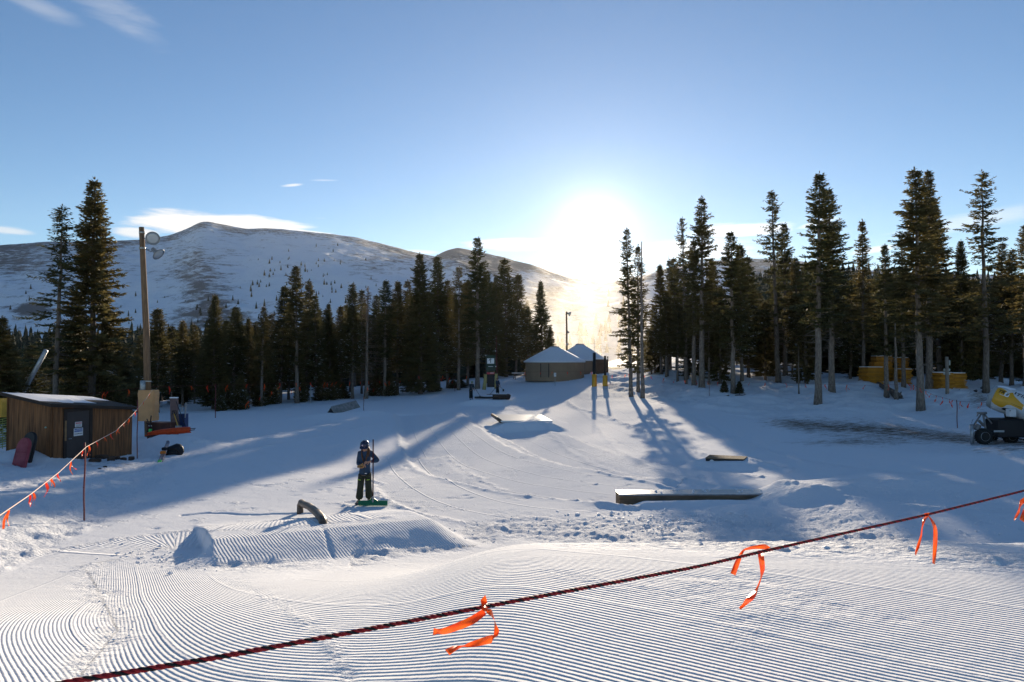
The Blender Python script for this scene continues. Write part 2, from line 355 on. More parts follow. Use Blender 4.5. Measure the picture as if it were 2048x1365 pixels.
# dirt where the access road has worn through
dr = np.exp(-((gv-np.interp(gu, [1500, 1600, 1800, 1950, 2048, 2400], [842, 850, 862, 880, 886, 900]))/np.interp(gu, [1500, 1700, 2048], [12, 18, 12]))**2)*sstep(1480, 1600, gu)*(gy > 22)*(gy < 60)
dr = dr+.75*np.exp(-(((gu-1700)/130)**2+((gv-884)/9)**2))*(gy > 22)*(gy < 60)
dr = dr+.9*np.exp(-(((gu-1960)/28)**2+((gv-800)/26)**2))*(gy > 35)*(gy < 75)+.6*np.exp(-(((gu-2010)/60)**2+((gv-902)/7)**2))*(gy < 40)*(gy > 20)
dr = dr+.55*np.exp(-(((gu-1235)/55)**2+((gv-778)/12)**2))*(gy > 50)*(gy < 90)+.5*np.exp(-(((gu-215)/75)**2+((gv-930)/9)**2))*(gy > 20)*(gy < 30)
dr = dr+.5*sstep(95, 120, gy)
dirt = np.clip(dr, 0, 1)
# footprints pressed into the run
def prints(pts, step=.38, dep=.016):
    global z
    W = [hit(*p) for p in pts]; k = 0
    for i in range(len(W)-1):
        p, q = W[i], W[i+1]; L = (q-p).length; n = max(1, int(L/step)); t = (q-p)/L
        for j in range(n):
            c = p+(q-p)*(j/n)+Vector((-t.y, t.x, 0))*(.13 if k % 2 else -.13)+Vector((rnd.uniform(-.08, .08), rnd.uniform(-.08, .08), 0)); k += 1
            idx = np.nonzero((abs(gx-c.x) < .4) & (abs(gy-c.y) < .4))[0]
            a = (gx[idx]-c.x)*t.x+(gy[idx]-c.y)*t.y; b = -(gx[idx]-c.x)*t.y+(gy[idx]-c.y)*t.x
            z[idx] += -dep*np.exp(-((a/.15)**4+(b/.085)**4))+dep*.3*np.exp(-(((a-.2)/.07)**2+(b/.12)**2))
prints([(420, 985), (520, 955), (600, 925), (648, 900)], .55); prints([(590, 990), (650, 985), (700, 965)], .4)
for ln in ([(360, 1031), (420, 1026), (500, 1030), (590, 1027), (640, 1028)],):
    W = [hit(*p) for p in ln]
    for i in range(len(W)-1):
        a, b, L = local(gx, gy, W[i][:2], W[i+1][:2])
        z += -.06*np.exp(-((b+.03*np.sin(a*9))/.07)**2)*(a > 0)*(a < L)
npm = len(tcs); nr = len(ys)
ii = (np.arange(nr-1)[:, None]*npm+np.arange(npm-1)[None, :]).ravel()
faces = np.stack([ii, ii+1, ii+npm+1, ii+npm], 1)

def snow_material():
    m = bpy.data.materials.new('groomed_snow'); m.use_nodes = True; nt = m.node_tree; L = nt.links; b = nt.nodes['Principled BSDF']
    b.inputs['Roughness'].default_value = .9; b.inputs['Specular IOR Level'].default_value = .12
    def att(n): a = node(nt, 'ShaderNodeAttribute'); a.attribute_name = n; return a.outputs['Fac']
    def M(op, a, b_=None, c=None):
        n = node(nt, 'ShaderNodeMath', operation=op)
        for i, q in enumerate((a, b_, c)):
            if q is None: continue
            if hasattr(q, 'is_linked'): L.new(q, n.inputs[i])
            else: n.inputs[i].default_value = q
        return n.outputs[0]
    def noise(s, det=5, r=.55, vec=None):
        n = node(nt, 'ShaderNodeTexNoise'); n.inputs['Scale'].default_value = s; n.inputs['Detail'].default_value = det; n.inputs['Roughness'].default_value = r
        L.new(vec or tc.outputs['Object'], n.inputs['Vector']); return n.outputs[0]
    tc = node(nt, 'ShaderNodeTexCoord')
    ph, gr, ro, di = att('phase'), att('groove'), att('rough'), att('dirt')
    wob = M('MULTIPLY', M('SUBTRACT', noise(9, 2), .5), .22)
    c = M('COSINE', M('MULTIPLY', M('ADD', ph, wob), 2*math.pi)); prof = M('POWER', M('MULTIPLY_ADD', c, .5, .5), .8)
    brk = M('MULTIPLY_ADD', noise(26, 3, .7), -.0035, 0.0)
    seam = M('FRACT', M('DIVIDE', ph, 31.0)); seam = M('ABSOLUTE', M('SUBTRACT', seam, .5)); seam = M('MAXIMUM', M('SUBTRACT', 1.0, M('MULTIPLY', seam, 30.0)), 0.0)
    h1 = M('MULTIPLY', M('MULTIPLY_ADD', prof, .0058, M('MULTIPLY', seam, M('MULTIPLY', att('seam'), .007))), gr)
    h2 = M('MULTIPLY', M('SUBTRACT', noise(14, 4, .62), .5), M('MULTIPLY', ro, .07))
    h3 = M('MULTIPLY', noise(90, 2, .6), .0016)
    h4 = M('MULTIPLY', M('SUBTRACT', noise(2.2, 3, .55), .5), M('MULTIPLY_ADD', ro, .05, .01))
    H = M('ADD', M('ADD', h1, M('MULTIPLY', brk, gr)), M('ADD', h2, M('ADD', h3, h4)))
    bp = node(nt, 'ShaderNodeBump'); bp.inputs['Strength'].default_value = 1; bp.inputs['Distance'].default_value = 1
    L.new(H, bp.inputs['Height']); L.new(bp.outputs[0], b.inputs['Normal'])
    mp = node(nt, 'ShaderNodeMapping'); mp.inputs['Scale'].default_value = (.6, 2.6, 1); mp.inputs['Rotation'].default_value = (0, 0, .12); L.new(tc.outputs['Object'], mp.inputs[0])
    dn = noise(2.4, 8, .72, mp.outputs[0])
    dm = node(nt, 'ShaderNodeMapRange'); L.new(M('ADD', dn, M('MULTIPLY', di, .30)), dm.inputs[0]); dm.inputs[1].default_value = .63; dm.inputs[2].default_value = .84
    dm = M('MULTIPLY', dm.outputs[0], M('GREATER_THAN', di, .12))
    cn = node(nt, 'ShaderNodeMix', data_type='RGBA'); cn.inputs[6].default_value = (.84, .845, .865, 1); cn.inputs[7].default_value = (.82, .83, .86, 1); L.new(noise(.7, 5), cn.inputs[0])
    cd = node(nt, 'ShaderNodeMix', data_type='RGBA'); cd.inputs[6].default_value = (.10, .065, .04, 1); cd.inputs[7].default_value = (.25, .18, .12, 1); L.new(noise(6, 4), cd.inputs[0])
    mx = node(nt, 'ShaderNodeMix', data_type='RGBA'); L.new(dm, mx.inputs[0]); L.new(cn.outputs[2], mx.inputs[6]); L.new(cd.outputs[2], mx.inputs[7])
    L.new(mx.outputs[2], b.inputs['Base Color']); return m
SNOWG = snow_material()
ground = npmesh('snow_ground', np.stack([gx, gy, z], 1), faces, SNOWG, True)
seama[sel0] = 1
for nm, ar in (('phase', phase), ('seam', seama), ('groove', groove), ('rough', rough), ('dirt', dirt)):
    ground.data.attributes.new(nm, 'FLOAT', 'POINT').data.foreach_set('value', ar.astype(np.float32))
tag(ground, 'groomed snow run with corduroy grooves and raked mounds', kind='structure')
SNOW = mat('snow', (.86, .87, .9), .6, var=.05, bump=.6, bscale=18)

# ================================================================== MOUNTAINS
def mountain(name, prof, r0, r1, vfoot, seed, label, blobs=(), n=420, k=150, bow=.8, amp=1.0):
    us = np.linspace(prof[0][0], prof[-1][0], n); vs = np.interp(us, [p[0] for p in prof], [p[1] for p in prof])
    ker = np.hanning(9); ker /= ker.sum(); vs = np.convolve(np.pad(vs, 4, mode='edge'), ker, 'valid')
    vs = vs+1.6*fbm(us*.03, us*0, 4, seed)
    S = np.concatenate([np.linspace(0, 1, k), [1.06, 1.15, 1.3]])
    V = []; B = []
    for s in S:
        r = r0+(r1-r0)*s
        a = (us-CU)/F
        f_ = np.minimum(s, 1)
        zr = -(vs-717)/F*r1; zf = -(vfoot-717)/F*r0
        zz = zf+(zr-zf)*(f_**bow)
        if s > 1: zz = zr-(s-1)*r1*.22
        x = a*r; yv = r+0*a
        wgt = math.sin(math.pi*min(s, 1))**.5 if 0 < s < 1 else 0
        zz = zz+wgt*amp*(r1*.012*fbm(x/r1*7, yv/r1*5, 5, seed+3)+r1*.0035*fbm(x/r1*46, yv/r1*30, 4, seed+5))
        V.append(np.stack([x, yv, zz], 1))
        iv = 717-zz/r*F
        bb = .08+.35*fbm(us*.012, iv*.02, 3, seed+9)+.55*np.exp(-((iv-vs-4)/9)**2)
        for (bu, bv, wu, wv_, am) in blobs: bb = bb+am*np.exp(-(((us-bu)/wu)**2+((iv-bv)/wv_)**2))
        B.append(bb)
    V = np.concatenate(V); rows = len(S)
    ii = (np.arange(rows-1)[:, None]*n+np.arange(n-1)[None, :]).ravel()
    o = npmesh(name, V, np.stack([ii, ii+1, ii+n+1, ii+n], 1), mountain_mat(), True)
    o.data.attributes.new('bare', 'FLOAT', 'POINT').data.foreach_set('value', np.concatenate(B).astype(np.float32))
    tag(o, label, kind='structure'); return o
def mountain_mat():
    if 'mt' in MATS: return MATS['mt']
    m = bpy.data.materials.new('alpine_snow_and_tundra'); m.use_nodes = True; nt = m.node_tree; L = nt.links; b = nt.nodes['Principled BSDF']
    b.inputs['Roughness'].default_value = .8; b.inputs['Specular IOR Level'].default_value = .1
    tc = node(nt, 'ShaderNodeTexCoord'); mp = node(nt, 'ShaderNodeMapping'); mp.inputs['Scale'].default_value = (1, .35, 3.2); mp.inputs['Rotation'].default_value = (0, .22, 0)
    L.new(tc.outputs['Object'], mp.inputs[0])
    def nz(s, d, r):
        n = node(nt, 'ShaderNodeTexNoise'); n.inputs['Scale'].default_value = s; n.inputs['Detail'].default_value = d; n.inputs['Roughness'].default_value = r; L.new(mp.outputs[0], n.inputs['Vector']); return n.outputs[0]
    a = node(nt, 'ShaderNodeAttribute'); a.attribute_name = 'bare'
    s1 = node(nt, 'ShaderNodeMath', operation='MULTIPLY_ADD'); L.new(a.outputs['Fac'], s1.inputs[0]); s1.inputs[1].default_value = .20; L.new(nz(.034, 12, .80), s1.inputs[2])
    mr = node(nt, 'ShaderNodeMapRange'); L.new(s1.outputs[0], mr.inputs[0]); mr.inputs[1].default_value = .54; mr.inputs[2].default_value = .66; mr.inputs[4].default_value = .92
    mx = node(nt, 'ShaderNodeMix', data_type='RGBA'); mx.inputs[6].default_value = (.82, .85, .90, 1); mx.inputs[7].default_value = (.13, .11, .10, 1)
    L.new(mr.outputs[0], mx.inputs[0]); L.new(mx.outputs[2], b.inputs['Base Color'])
    bp = node(nt, 'ShaderNodeBump'); bp.inputs['Distance'].default_value = 14; bp.inputs['Strength'].default_value = .6; L.new(nz(.02, 8, .6), bp.inputs['Height']); L.new(bp.outputs[0], b.inputs['Normal'])
    MATS['mt'] = m; return m
mA = mountain('mountain', [(-520, 508), (-300, 500), (0, 490), (90, 483), (200, 482), (250, 480), (290, 478), (340, 470), (375, 455), (395, 444), (412, 441), (440, 447), (490, 456), (560, 457), (625, 463), (715, 475), (780, 492), (830, 505), (875, 514), (1000, 560), (1150, 640)],
    700, 2300, 722, 100, 'long snowy mountain ridge with a low rounded summit', [(415, 600, 60, 42, .75), (385, 530, 70, 50, .45), (450, 650, 70, 30, .7), (30, 520, 90, 30, .7), (60, 620, 40, 14, 1.2), (760, 520, 80, 30, .6), (300, 560, 60, 50, -.3), (600, 570, 110, 60, -.45)])
mB = mountain('mountain', [(780, 640), (840, 540), (868, 516), (880, 506), (898, 499), (915, 495), (940, 500), (1000, 513), (1060, 530), (1130, 552), (1190, 563), (1240, 564), (1300, 575), (1400, 600)],
    600, 1900, 735, 130, 'nearer snow dusted shoulder sloping down towards the saddle', [(900, 505, 50, 14, .9), (1000, 530, 90, 16, 1.0), (1120, 600, 100, 40, .5)], n=260)
mC = mountain('mountain', [(1150, 610), (1230, 572), (1260, 560), (1290, 552), (1330, 540), (1400, 525), (1440, 521), (1530, 521), (1590, 524), (1650, 535), (1800, 548), (2048, 560), (2500, 560)],
    650, 3000, 728, 160, 'distant snow ridge behind the right hand trees', [(1500, 545, 60, 12, .6)], n=300)
hill = mountain('hill', [(1180, 735), (1300, 700), (1400, 640), (1470, 590), (1540, 556), (1600, 552), (1700, 560), (1850, 568), (2048, 580), (2500, 570), (3000, 560)], 200, 520, 735, 190, 'dark forested hillside rising behind the right hand trees', [(1900, 600, 900, 90, .4)], n=160, k=60, amp=.4)
hillL = mountain('hill', [(-1200, 700), (-600, 684), (-200, 690), (0, 698), (130, 700), (260, 690), (420, 695), (640, 690), (800, 700), (1000, 716), (1250, 728), (1400, 735)], 240, 520, 735, 220, 'low wooded slope at the foot of the mountain', [(500, 700, 900, 90, .4)], n=220, k=40, amp=.4)

# ================================================================== WORLD
w = bpy.data.worlds.new('World'); sc.world = w; w.use_nodes = True; nt = w.node_tree; L = nt.links
for n in list(nt.nodes): nt.nodes.remove(n)
out = node(nt, 'ShaderNodeOutputWorld'); bg = node(nt, 'ShaderNodeBackground'); L.new(bg.outputs[0], out.inputs[0]); bg.inputs[1].default_value = .090
sky = node(nt, 'ShaderNodeTexSky', sky_type='NISHITA'); sky.sun_disc = False; sky.sun_elevation = SUN_EL; sky.sun_rotation = SUN_AZ
sky.altitude = 3300; sky.air_density = 1.2; sky.dust_density = .12; sky.ozone_density = 1.6
geo = node(nt, 'ShaderNodeTexCoord')
def WM(op, a, b=None, c=None):
    n = node(nt, 'ShaderNodeMath', operation=op)
    for i, q in enumerate((a, b, c)):
        if q is None: continue
        if hasattr(q, 'is_linked'): L.new(q, n.inputs[i])
        else: n.inputs[i].default_value = q
    return n.outputs[0]
nv = node(nt, 'ShaderNodeVectorMath', operation='NORMALIZE'); L.new(geo.outputs['Generated'], nv.inputs[0])
dp = node(nt, 'ShaderNodeVectorMath', operation='DOT_PRODUCT'); L.new(nv.outputs[0], dp.inputs[0]); dp.inputs[1].default_value = SUNV
th = WM('MULTIPLY', WM('ARCCOSINE', WM('MINIMUM', dp.outputs['Value'], .999999)), 180/math.pi)
GL = [(1.2, 16.0, (1, .95, .86)), (4.0, 2.2, (1, .93, .82)), (12.0, .7, (1, .95, .9))]
acc = None
for (sc_, am, cc) in GL:
    e = WM('MULTIPLY', WM('EXPONENT', WM('MULTIPLY', th, -1/sc_)), am)
    v = node(nt, 'ShaderNodeVectorMath', operation='SCALE'); v.inputs[0].default_value = cc; L.new(e, v.inputs['Scale'])
    if acc is None: acc = v.outputs[0]
    else:
        a = node(nt, 'ShaderNodeVectorMath', operation='ADD'); L.new(acc, a.inputs[0]); L.new(v.outputs[0], a.inputs[1]); acc = a.outputs[0]
sx = node(nt, 'ShaderNodeSeparateXYZ'); L.new(nv.outputs[0], sx.inputs[0])
az = WM('MULTIPLY', WM('ARCTAN2', sx.outputs[0], sx.outputs[1]), 180/math.pi); el = WM('MULTIPLY', WM('ARCSINE', sx.outputs[2]), 180/math.pi)
cv = node(nt, 'ShaderNodeCombineXYZ'); L.new(az, cv.inputs[0]); L.new(el, cv.inputs[1])
def cloudnoise(rot, sx_, sy_, s, seed):
    mp = node(nt, 'ShaderNodeMapping'); mp.inputs['Rotation'].default_value = (0, 0, R(rot)); mp.inputs['Scale'].default_value = (sx_, sy_, 1); mp.inputs['Location'].default_value = (seed, seed*1.7, 0)
    L.new(cv.outputs[0], mp.inputs[0]); n = node(nt, 'ShaderNodeTexNoise'); n.inputs['Scale'].default_value = s; n.inputs['Detail'].default_value = 8; n.inputs['Roughness'].default_value = .58; n.inputs['Distortion'].default_value = .4
    L.new(mp.outputs[0], n.inputs['Vector']); return n.outputs[0]
N1 = cloudnoise(4, .16, 1.1, .9, 3); N2 = cloudnoise(38, .12, .7, 1.3, 11)
def azel(u, v):
    q = Vector(ray(u, v)).normalized(); return math.degrees(math.atan2(q.x, q.y)), math.degrees(math.asin(q.z))
CL = [  # u, v, half width, half height (photo px), slope, noise, lo, hi, amount
 (440, 452, 190, 26, -.02, N1, -.62, -.30, .95), (620, 468, 130, 9, .10, N1, -.55, -.25, .8), (585, 371, 34, 5, -.14, N1, -.45, .05, .85), (650, 361, 40, 3, -.06, N1, -.4, .2, .3),
 (20, 462, 75, 10, 0, N1, -.55, -.1, .55), (270, 465, 60, 14, -.05, N1, -.55, -.2, .8), (1020, 490, 130, 16, 0, N1, -.5, 0, .6), (1480, 460, 130, 18, 0, N1, -.5, 0, .6), (1640, 445, 60, 8, -.2, N1, -.5, 0, .5),
 (1745, 500, 60, 8, -.1, N1, -.5, 0, .5), (1950, 440, 220, 22, -.1, N1, -.55, .0, .35), (225, 18, 130, 50, .35, N2, -.50, .35, .34), (70, 10, 120, 26, .2, N2, -.5, .35, .25), (1380, 500, 200, 30, 0, N1, -.5, 0, .5), (840, 505, 60, 6, 0, N1, -.5, 0, .4)]
tot = None
for (u, v, hw, hh, sl, N, lo, hi, am) in CL:
    a0_, e0_ = azel(u, v); a1_, _ = azel(u+hw, v); _, e1_ = azel(u, v-hh)
    da = WM('SUBTRACT', az, a0_); de = WM('ADD', WM('SUBTRACT', el, e0_), WM('MULTIPLY', da, sl))
    q = WM('ADD', WM('POWER', WM('ABSOLUTE', WM('DIVIDE', da, abs(a1_-a0_))), 2.0), WM('POWER', WM('ABSOLUTE', WM('DIVIDE', de, abs(e1_-e0_))), 2.0))
    m = WM('SUBTRACT', WM('EXPONENT', WM('MULTIPLY', q, -.8)), 1.0)           # 0 centre .. -1 outside
    s_ = WM('ADD', m, WM('MULTIPLY', WM('SUBTRACT', N, .5), 1.1))
    r_ = node(nt, 'ShaderNodeMapRange', interpolation_type='SMOOTHSTEP'); L.new(s_, r_.inputs[0]); r_.inputs[1].default_value = lo; r_.inputs[2].default_value = hi; r_.inputs[4].default_value = am
    tot = r_.outputs[0] if tot is None else WM('MAXIMUM', tot, r_.outputs[0])
# cloud brightness grows towards the sun
cb = WM('ADD', WM('MULTIPLY', WM('EXPONENT', WM('MULTIPLY', th, -1/12)), 10.0), CLOUD_B := 6.5)
cc = node(nt, 'ShaderNodeVectorMath', operation='SCALE'); cc.inputs[0].default_value = (1.0, .97, .93); L.new(cb, cc.inputs['Scale'])
hs = node(nt, 'ShaderNodeHueSaturation'); hs.inputs['Saturation'].default_value = 1.14; hs.inputs['Hue'].default_value = .504; L.new(sky.outputs[0], hs.inputs['Color'])
addv = node(nt, 'ShaderNodeVectorMath', operation='ADD'); L.new(hs.outputs[0], addv.inputs[0]); L.new(acc, addv.inputs[1])
mxc = node(nt, 'ShaderNodeMix', data_type='RGBA'); L.new(tot, mxc.inputs[0]); L.new(addv.outputs[0], mxc.inputs[6]); L.new(cc.outputs[0], mxc.inputs[7])
L.new(mxc.outputs[2], bg.inputs[0])
sun = bpy.data.lights.new('sun', 'SUN'); sun.energy = 4.8; sun.angle = R(.53); sun.color = (1, .84, .63)
so = bpy.data.objects.new('sun', sun); col.objects.link(so); so.rotation_euler = (-SUNV).to_track_quat('-Z', 'Y').to_euler()

# ================================================================== CAMERA
cam = bpy.data.cameras.new('camera'); co = bpy.data.objects.new('camera', cam); col.objects.link(co); sc.camera = co
cam.sensor_width = 36; cam.lens = F/2048*36; cam.clip_start = .05; cam.clip_end = 20000
co.rotation_euler = (math.pi/2+PITCH, 0, 0); co.location = (0, 0, 0)
sc.view_settings.view_transform = 'Standard'; sc.view_settings.look = 'None'; sc.view_settings.exposure = 0.74; sc.view_settings.gamma = 1
sc.cycles.use_denoising = True; sc.cycles.max_bounces = 6; sc.cycles.diffuse_bounces = 3; sc.cycles.transparent_max_bounces = 8; sc.cycles.volume_bounces = 0
sc.cycles.sample_clamp_indirect = 4
# ================================================================== TREES
BARK = mat('bark', (.20, .165, .14), .95, rgb2=(.10, .08, .065), vscale=5, bump=.9, bscale=14, stretch=(3, 3, .8), spec=.1)
BARKL = mat('pale_bark', (.27, .225, .19), .95, rgb2=(.13, .10, .08), vscale=6, bump=.9, bscale=14, stretch=(3, 3, .7), spec=.1)
def foliage_mat(name, c1, c2, tr):
    m = bpy.data.materials.new(name); m.use_nodes = True; nt = m.node_tree; L = nt.links; b = nt.nodes['Principled BSDF']; b.inputs['Roughness'].default_value = .6; b.inputs['Specular IOR Level'].default_value = .25
    tc = node(nt, 'ShaderNodeTexCoord'); n = node(nt, 'ShaderNodeTexNoise'); n.inputs['Scale'].default_value = 1.6; n.inputs['Detail'].default_value = 5; L.new(tc.outputs['Object'], n.inputs['Vector'])
    oi = node(nt, 'ShaderNodeObjectInfo'); ad = node(nt, 'ShaderNodeMath', operation='MULTIPLY_ADD'); L.new(oi.outputs['Random'], ad.inputs[0]); ad.inputs[1].default_value = .5; L.new(n.outputs[0], ad.inputs[2])
    mr = node(nt, 'ShaderNodeMapRange'); L.new(ad.outputs[0], mr.inputs[0]); mr.inputs[1].default_value = .45; mr.inputs[2].default_value = 1.05
    mx = node(nt, 'ShaderNodeMix', data_type='RGBA'); mx.inputs[6].default_value = (*c1, 1); mx.inputs[7].default_value = (*c2, 1); L.new(mr.outputs[0], mx.inputs[0]); L.new(mx.outputs[2], b.inputs['Base Color'])
    t = node(nt, 'ShaderNodeBsdfTranslucent'); L.new(mx.outputs[2], t.inputs[0]); ms = node(nt, 'ShaderNodeMixShader'); ms.inputs[0].default_value = tr
    L.new(b.outputs[0], ms.inputs[1]); L.new(t.outputs[0], ms.inputs[2]); L.new(ms.outputs[0], nt.nodes['Material Output'].inputs[0]); return m
NEEDLE = foliage_mat('spruce_needles', (.072, .076, .029), (.155, .12, .045), .42)
DEADN = foliage_mat('dead_needles', (.16, .10, .06), (.22, .15, .09), .3)
TWIGS = mat('snow_on_twigs', (.8, .82, .86), .6)
def crown_arrays(rs, H, Rm, zb, dens=1.0, ragged=.35, prof='spruce', droop=.35, clump=1.0, gap=.1, snow=.0, topbare=0):
    """spruce crown as sprays of needle-bearing twigs on whorled boughs. returns verts, tris, material index, bough list"""
    O = []; Dv = []; S = []; boughs = []
    zc = zb; nb = 0
    while zc < H*.992:
        t = (zc-zb)/(H-zb)
        if prof == 'spruce': pr = (1-t)**.78*(.78+.22*min(1, t*7))
        elif prof == 'column': pr = (1-t)**.72*(.62+.55*min(1, t*4))
        elif prof == 'tuft': pr = (1-t)**.6*(.40+.75*abs(math.sin(t*11+1))**.7)
        else: pr = (1-t)
        rmax = Rm*pr+.10*Rm*(1-t)+.07
        k = rs.randint(4, 7)
        a0 = rs.rand()*6.28
        for j in range(k):
            if rs.rand() < gap: continue
            az_ = a0+j*6.283/k+rs.normal(0, .25); Lb = rmax*(1-ragged+ragged*1.3*rs.rand())
            if rs.rand() < .06: Lb *= 1.3
            el_ = (.55*t*t*t+.12*(1-t)) - droop*(1-t)*(.6+.5*rs.rand())
            n = int(max(6, Lb*21*dens)); q = np.linspace(.12 if t > .5 else .25, 1, n)
            px = q*Lb; pz = px*math.tan(el_)+.10*Lb*(q**3)
            base = np.stack([px*math.cos(az_), px*math.sin(az_), zc+pz], 1)
            boughs.append((base[0]*[.2, .2, 1], base[-1]))
            for rep in range(3):
                side = rs.choice([-1, 1], n); sp_ = rs.uniform(.5, 1.25, n)*side
                dx = np.cos(az_+sp_); dy = np.sin(az_+sp_); dz = rs.uniform(-.75, .30, n) if rep else rs.uniform(-.2, .55, n)
                ln = (.15+.25*(1-q)*min(1, Lb/1.5)+.08*rs.rand(n))*clump*rs.uniform(.65, 1.25, n)
                O.append(base+rs.normal(0, .03, (n, 3))); Dv.append(np.stack([dx, dy, dz], 1)); S.append(ln)
        zc += (.20+.13*rs.rand())*(1-.45*t)*(H/14)**.5
        nb += 1
    for zt in np.linspace(H*.965, H*1.0, 5):
        O.append(np.tile([0, 0, zt], (3, 1))); Dv.append(np.stack([rs.normal(0, .5, 3), rs.normal(0, .5, 3), np.ones(3)], 1)); S.append(np.full(3, .22))
    O = np.concatenate(O); Dv = np.concatenate(Dv); S = np.concatenate(S); Dv /= np.linalg.norm(Dv, axis=1)[:, None]
    rv = rs.normal(0, 1, O.shape); W = np.cross(Dv, rv); W /= np.linalg.norm(W, axis=1)[:, None]+1e-6
    wd = (S*.17)[:, None]; tip = O+Dv*S[:, None]; mid = O+Dv*(S*.45)[:, None]-np.array([0, 0, .02])
    N = len(O); V = np.stack([O, mid+W*wd, tip, mid-W*wd], 1).reshape(-1, 3)
    Fq = (np.arange(N)[:, None]*4+np.array([0, 1, 2, 3])[None]).astype(np.int32)
    mi = np.zeros(N, int)
    if snow: mi[(rs.rand(N) < snow) & (O[:, 2] < H*.6) & (Dv[:, 2] > -.3)] = 1
    return V, Fq, mi, boughs
def trunk_mesh(rs, H, r0, boughs, bare=0, zb=0, lean=.0, n=9, rtop=.02, segs=14):
    mb = MB(); pts = []; rr = []
    for i in range(segs+1):
        t = i/segs; pts.append((.022*rs.normal()*(t > 0), .022*rs.normal()*(t > 0), H*.985*t-.35*(i == 0)))
        rr.append((r0*(1-t)**.85+rtop)*(1.28 if i == 0 else 1))
    mb.tube(pts, rr, n)
    for k in range(len(boughs)):
        if rs.rand() > .35: continue
        a, b = boughs[k]; mb.tube([a, (np.array(a)+np.array(b))/2+[0, 0, -.03], b], [.035, .02, .006], 3, cap=False)
    for k in range(bare):      # dead limbs under the crown
        zt = rs.uniform(.18*H, max(zb, .3*H)+.5); a = rs.rand()*6.28; l = rs.uniform(.4, 1.3); dz = rs.uniform(-.5, .15)
        mb.tube([(0, 0, zt), (l*.5*math.cos(a), l*.5*math.sin(a), zt+dz*.35*l), (l*math.cos(a), l*math.sin(a), zt+dz*l)], [.03, .018, .006], 3, cap=False)
    return mb
PROTO = {}
def proto(key, H, Rm, zb, r0, seed, bark=None, bare=10, dead=False, **k):
    rs = np.random.RandomState(seed); V, Fq, mi, bo = crown_arrays(rs, H, Rm, zb, **k)
    cm = npmesh(None, V, Fq, [DEADN if dead else NEEDLE, TWIGS], mi=mi)
    o = trunk_mesh(rs, H, r0, bo, bare, zb).build('trunk', bark or BARK, smooth=True); tm = o.data; bpy.data.objects.remove(o)
    PROTO[key] = (tm, cm, H, Rm*1.0)
for i in range(3): proto('full%d' % i, 14, 2.1, .7, .20, 100+i, dens=1.15, ragged=.35, droop=.42, gap=.06, snow=.0)
for i in range(3): proto('mid%d' % i, 14, 1.35, 2.2+.6*i, .17, 200+i, dens=1.0, prof='column', ragged=.5, droop=.35, gap=.10, snow=.05)
for i in range(3): proto('tall%d' % i, 16, 1.55, 4.6+.5*i, .23, 300+i, bark=BARKL, bare=22, dens=1.0, prof='column', ragged=.6, droop=.38, gap=.16)
for i in range(3): proto('sparse%d' % i, 16, 1.75, 3.6+.4*i, .20, 400+i, bark=BARKL if i != 1 else BARK, bare=26, dens=.62, prof='tuft', ragged=.75, droop=.30, gap=.34, clump=.95)
for i in range(2): proto('thin%d' % i, 15, 1.0, 3.0, .15, 500+i, bare=14, dens=.8, prof='column', ragged=.65, gap=.25, droop=.3)
for i in range(2): proto('airy%d' % i, 16, 1.5, 2.6, .18, 540+i, bark=BARKL, bare=14, dens=.7, prof='column', ragged=.6, gap=.30, droop=.35)
proto('dead0', 12, 1.1, 2.5, .17, 600, bark=BARKL, bare=40, dens=.28, prof='column', ragged=.8, gap=.45, clump=.55, dead=True)
for i in range(2): proto('young%d' % i, 4, .9, .15, .06, 700+i, dens=1.5, ragged=.3, droop=.15, gap=.02, snow=.06, bare=0)
def snag():
    rs = np.random.RandomState(5); mb = trunk_mesh(rs, 11, .13, [], 12, 9, rtop=.03); return mb
o = snag().build('trunk', BARKL, smooth=True); SN = o.data; bpy.data.objects.remove(o)
def tree(key, u, vtop, d, wpx, label, group=None, cat='tree', x=None, vb=None):
    p = at(u, d) if vb is None else P(u, vb, d)
    if x is not None: p = Vector((x, d, G(x, d)))
    ht = max(1.0, (-(vtop-717)/F*d)-p.z)
    tm, cm, H0, R0 = PROTO[key]; s = ht/H0; k = (wpx*1.14/2/F*d)/R0 if wpx else s*rnd.uniform(.85, 1.1)
    r = empty('spruce_tree' if 'dead' not in key else 'dead_tree', p-Vector((0, 0, .05)), rnd.uniform(0, 6.28), label, cat, group); r.scale = (k, k, s); r.rotation_euler[0] = rnd.gauss(0, .014); r.rotation_euler[1] = rnd.gauss(0, .014)
    for nm, me in (('trunk', tm), ('crown', cm)):
        c = bpy.data.objects.new(nm, me); col.objects.link(c); c.parent = r
        if nm == 'trunk': q = min(1.0, max(.55, s/k)); c.scale = (q*s/k/q if False else min(1.6, s/k), min(1.6, s/k), 1)
    return r
def pole_tree(u, vtop, d, label, group=None, wf=1.0, x=None):
    p = at(u, d); ht = -(vtop-717)/F*d-p.z
    r = empty('bare_tree', p, rnd.uniform(0, 6), label, 'dead tree', group); r.scale = (ht/11*wf, ht/11*wf, ht/11)
    c = bpy.data.objects.new('trunk', SN); col.objects.link(c); c.parent = r; return r
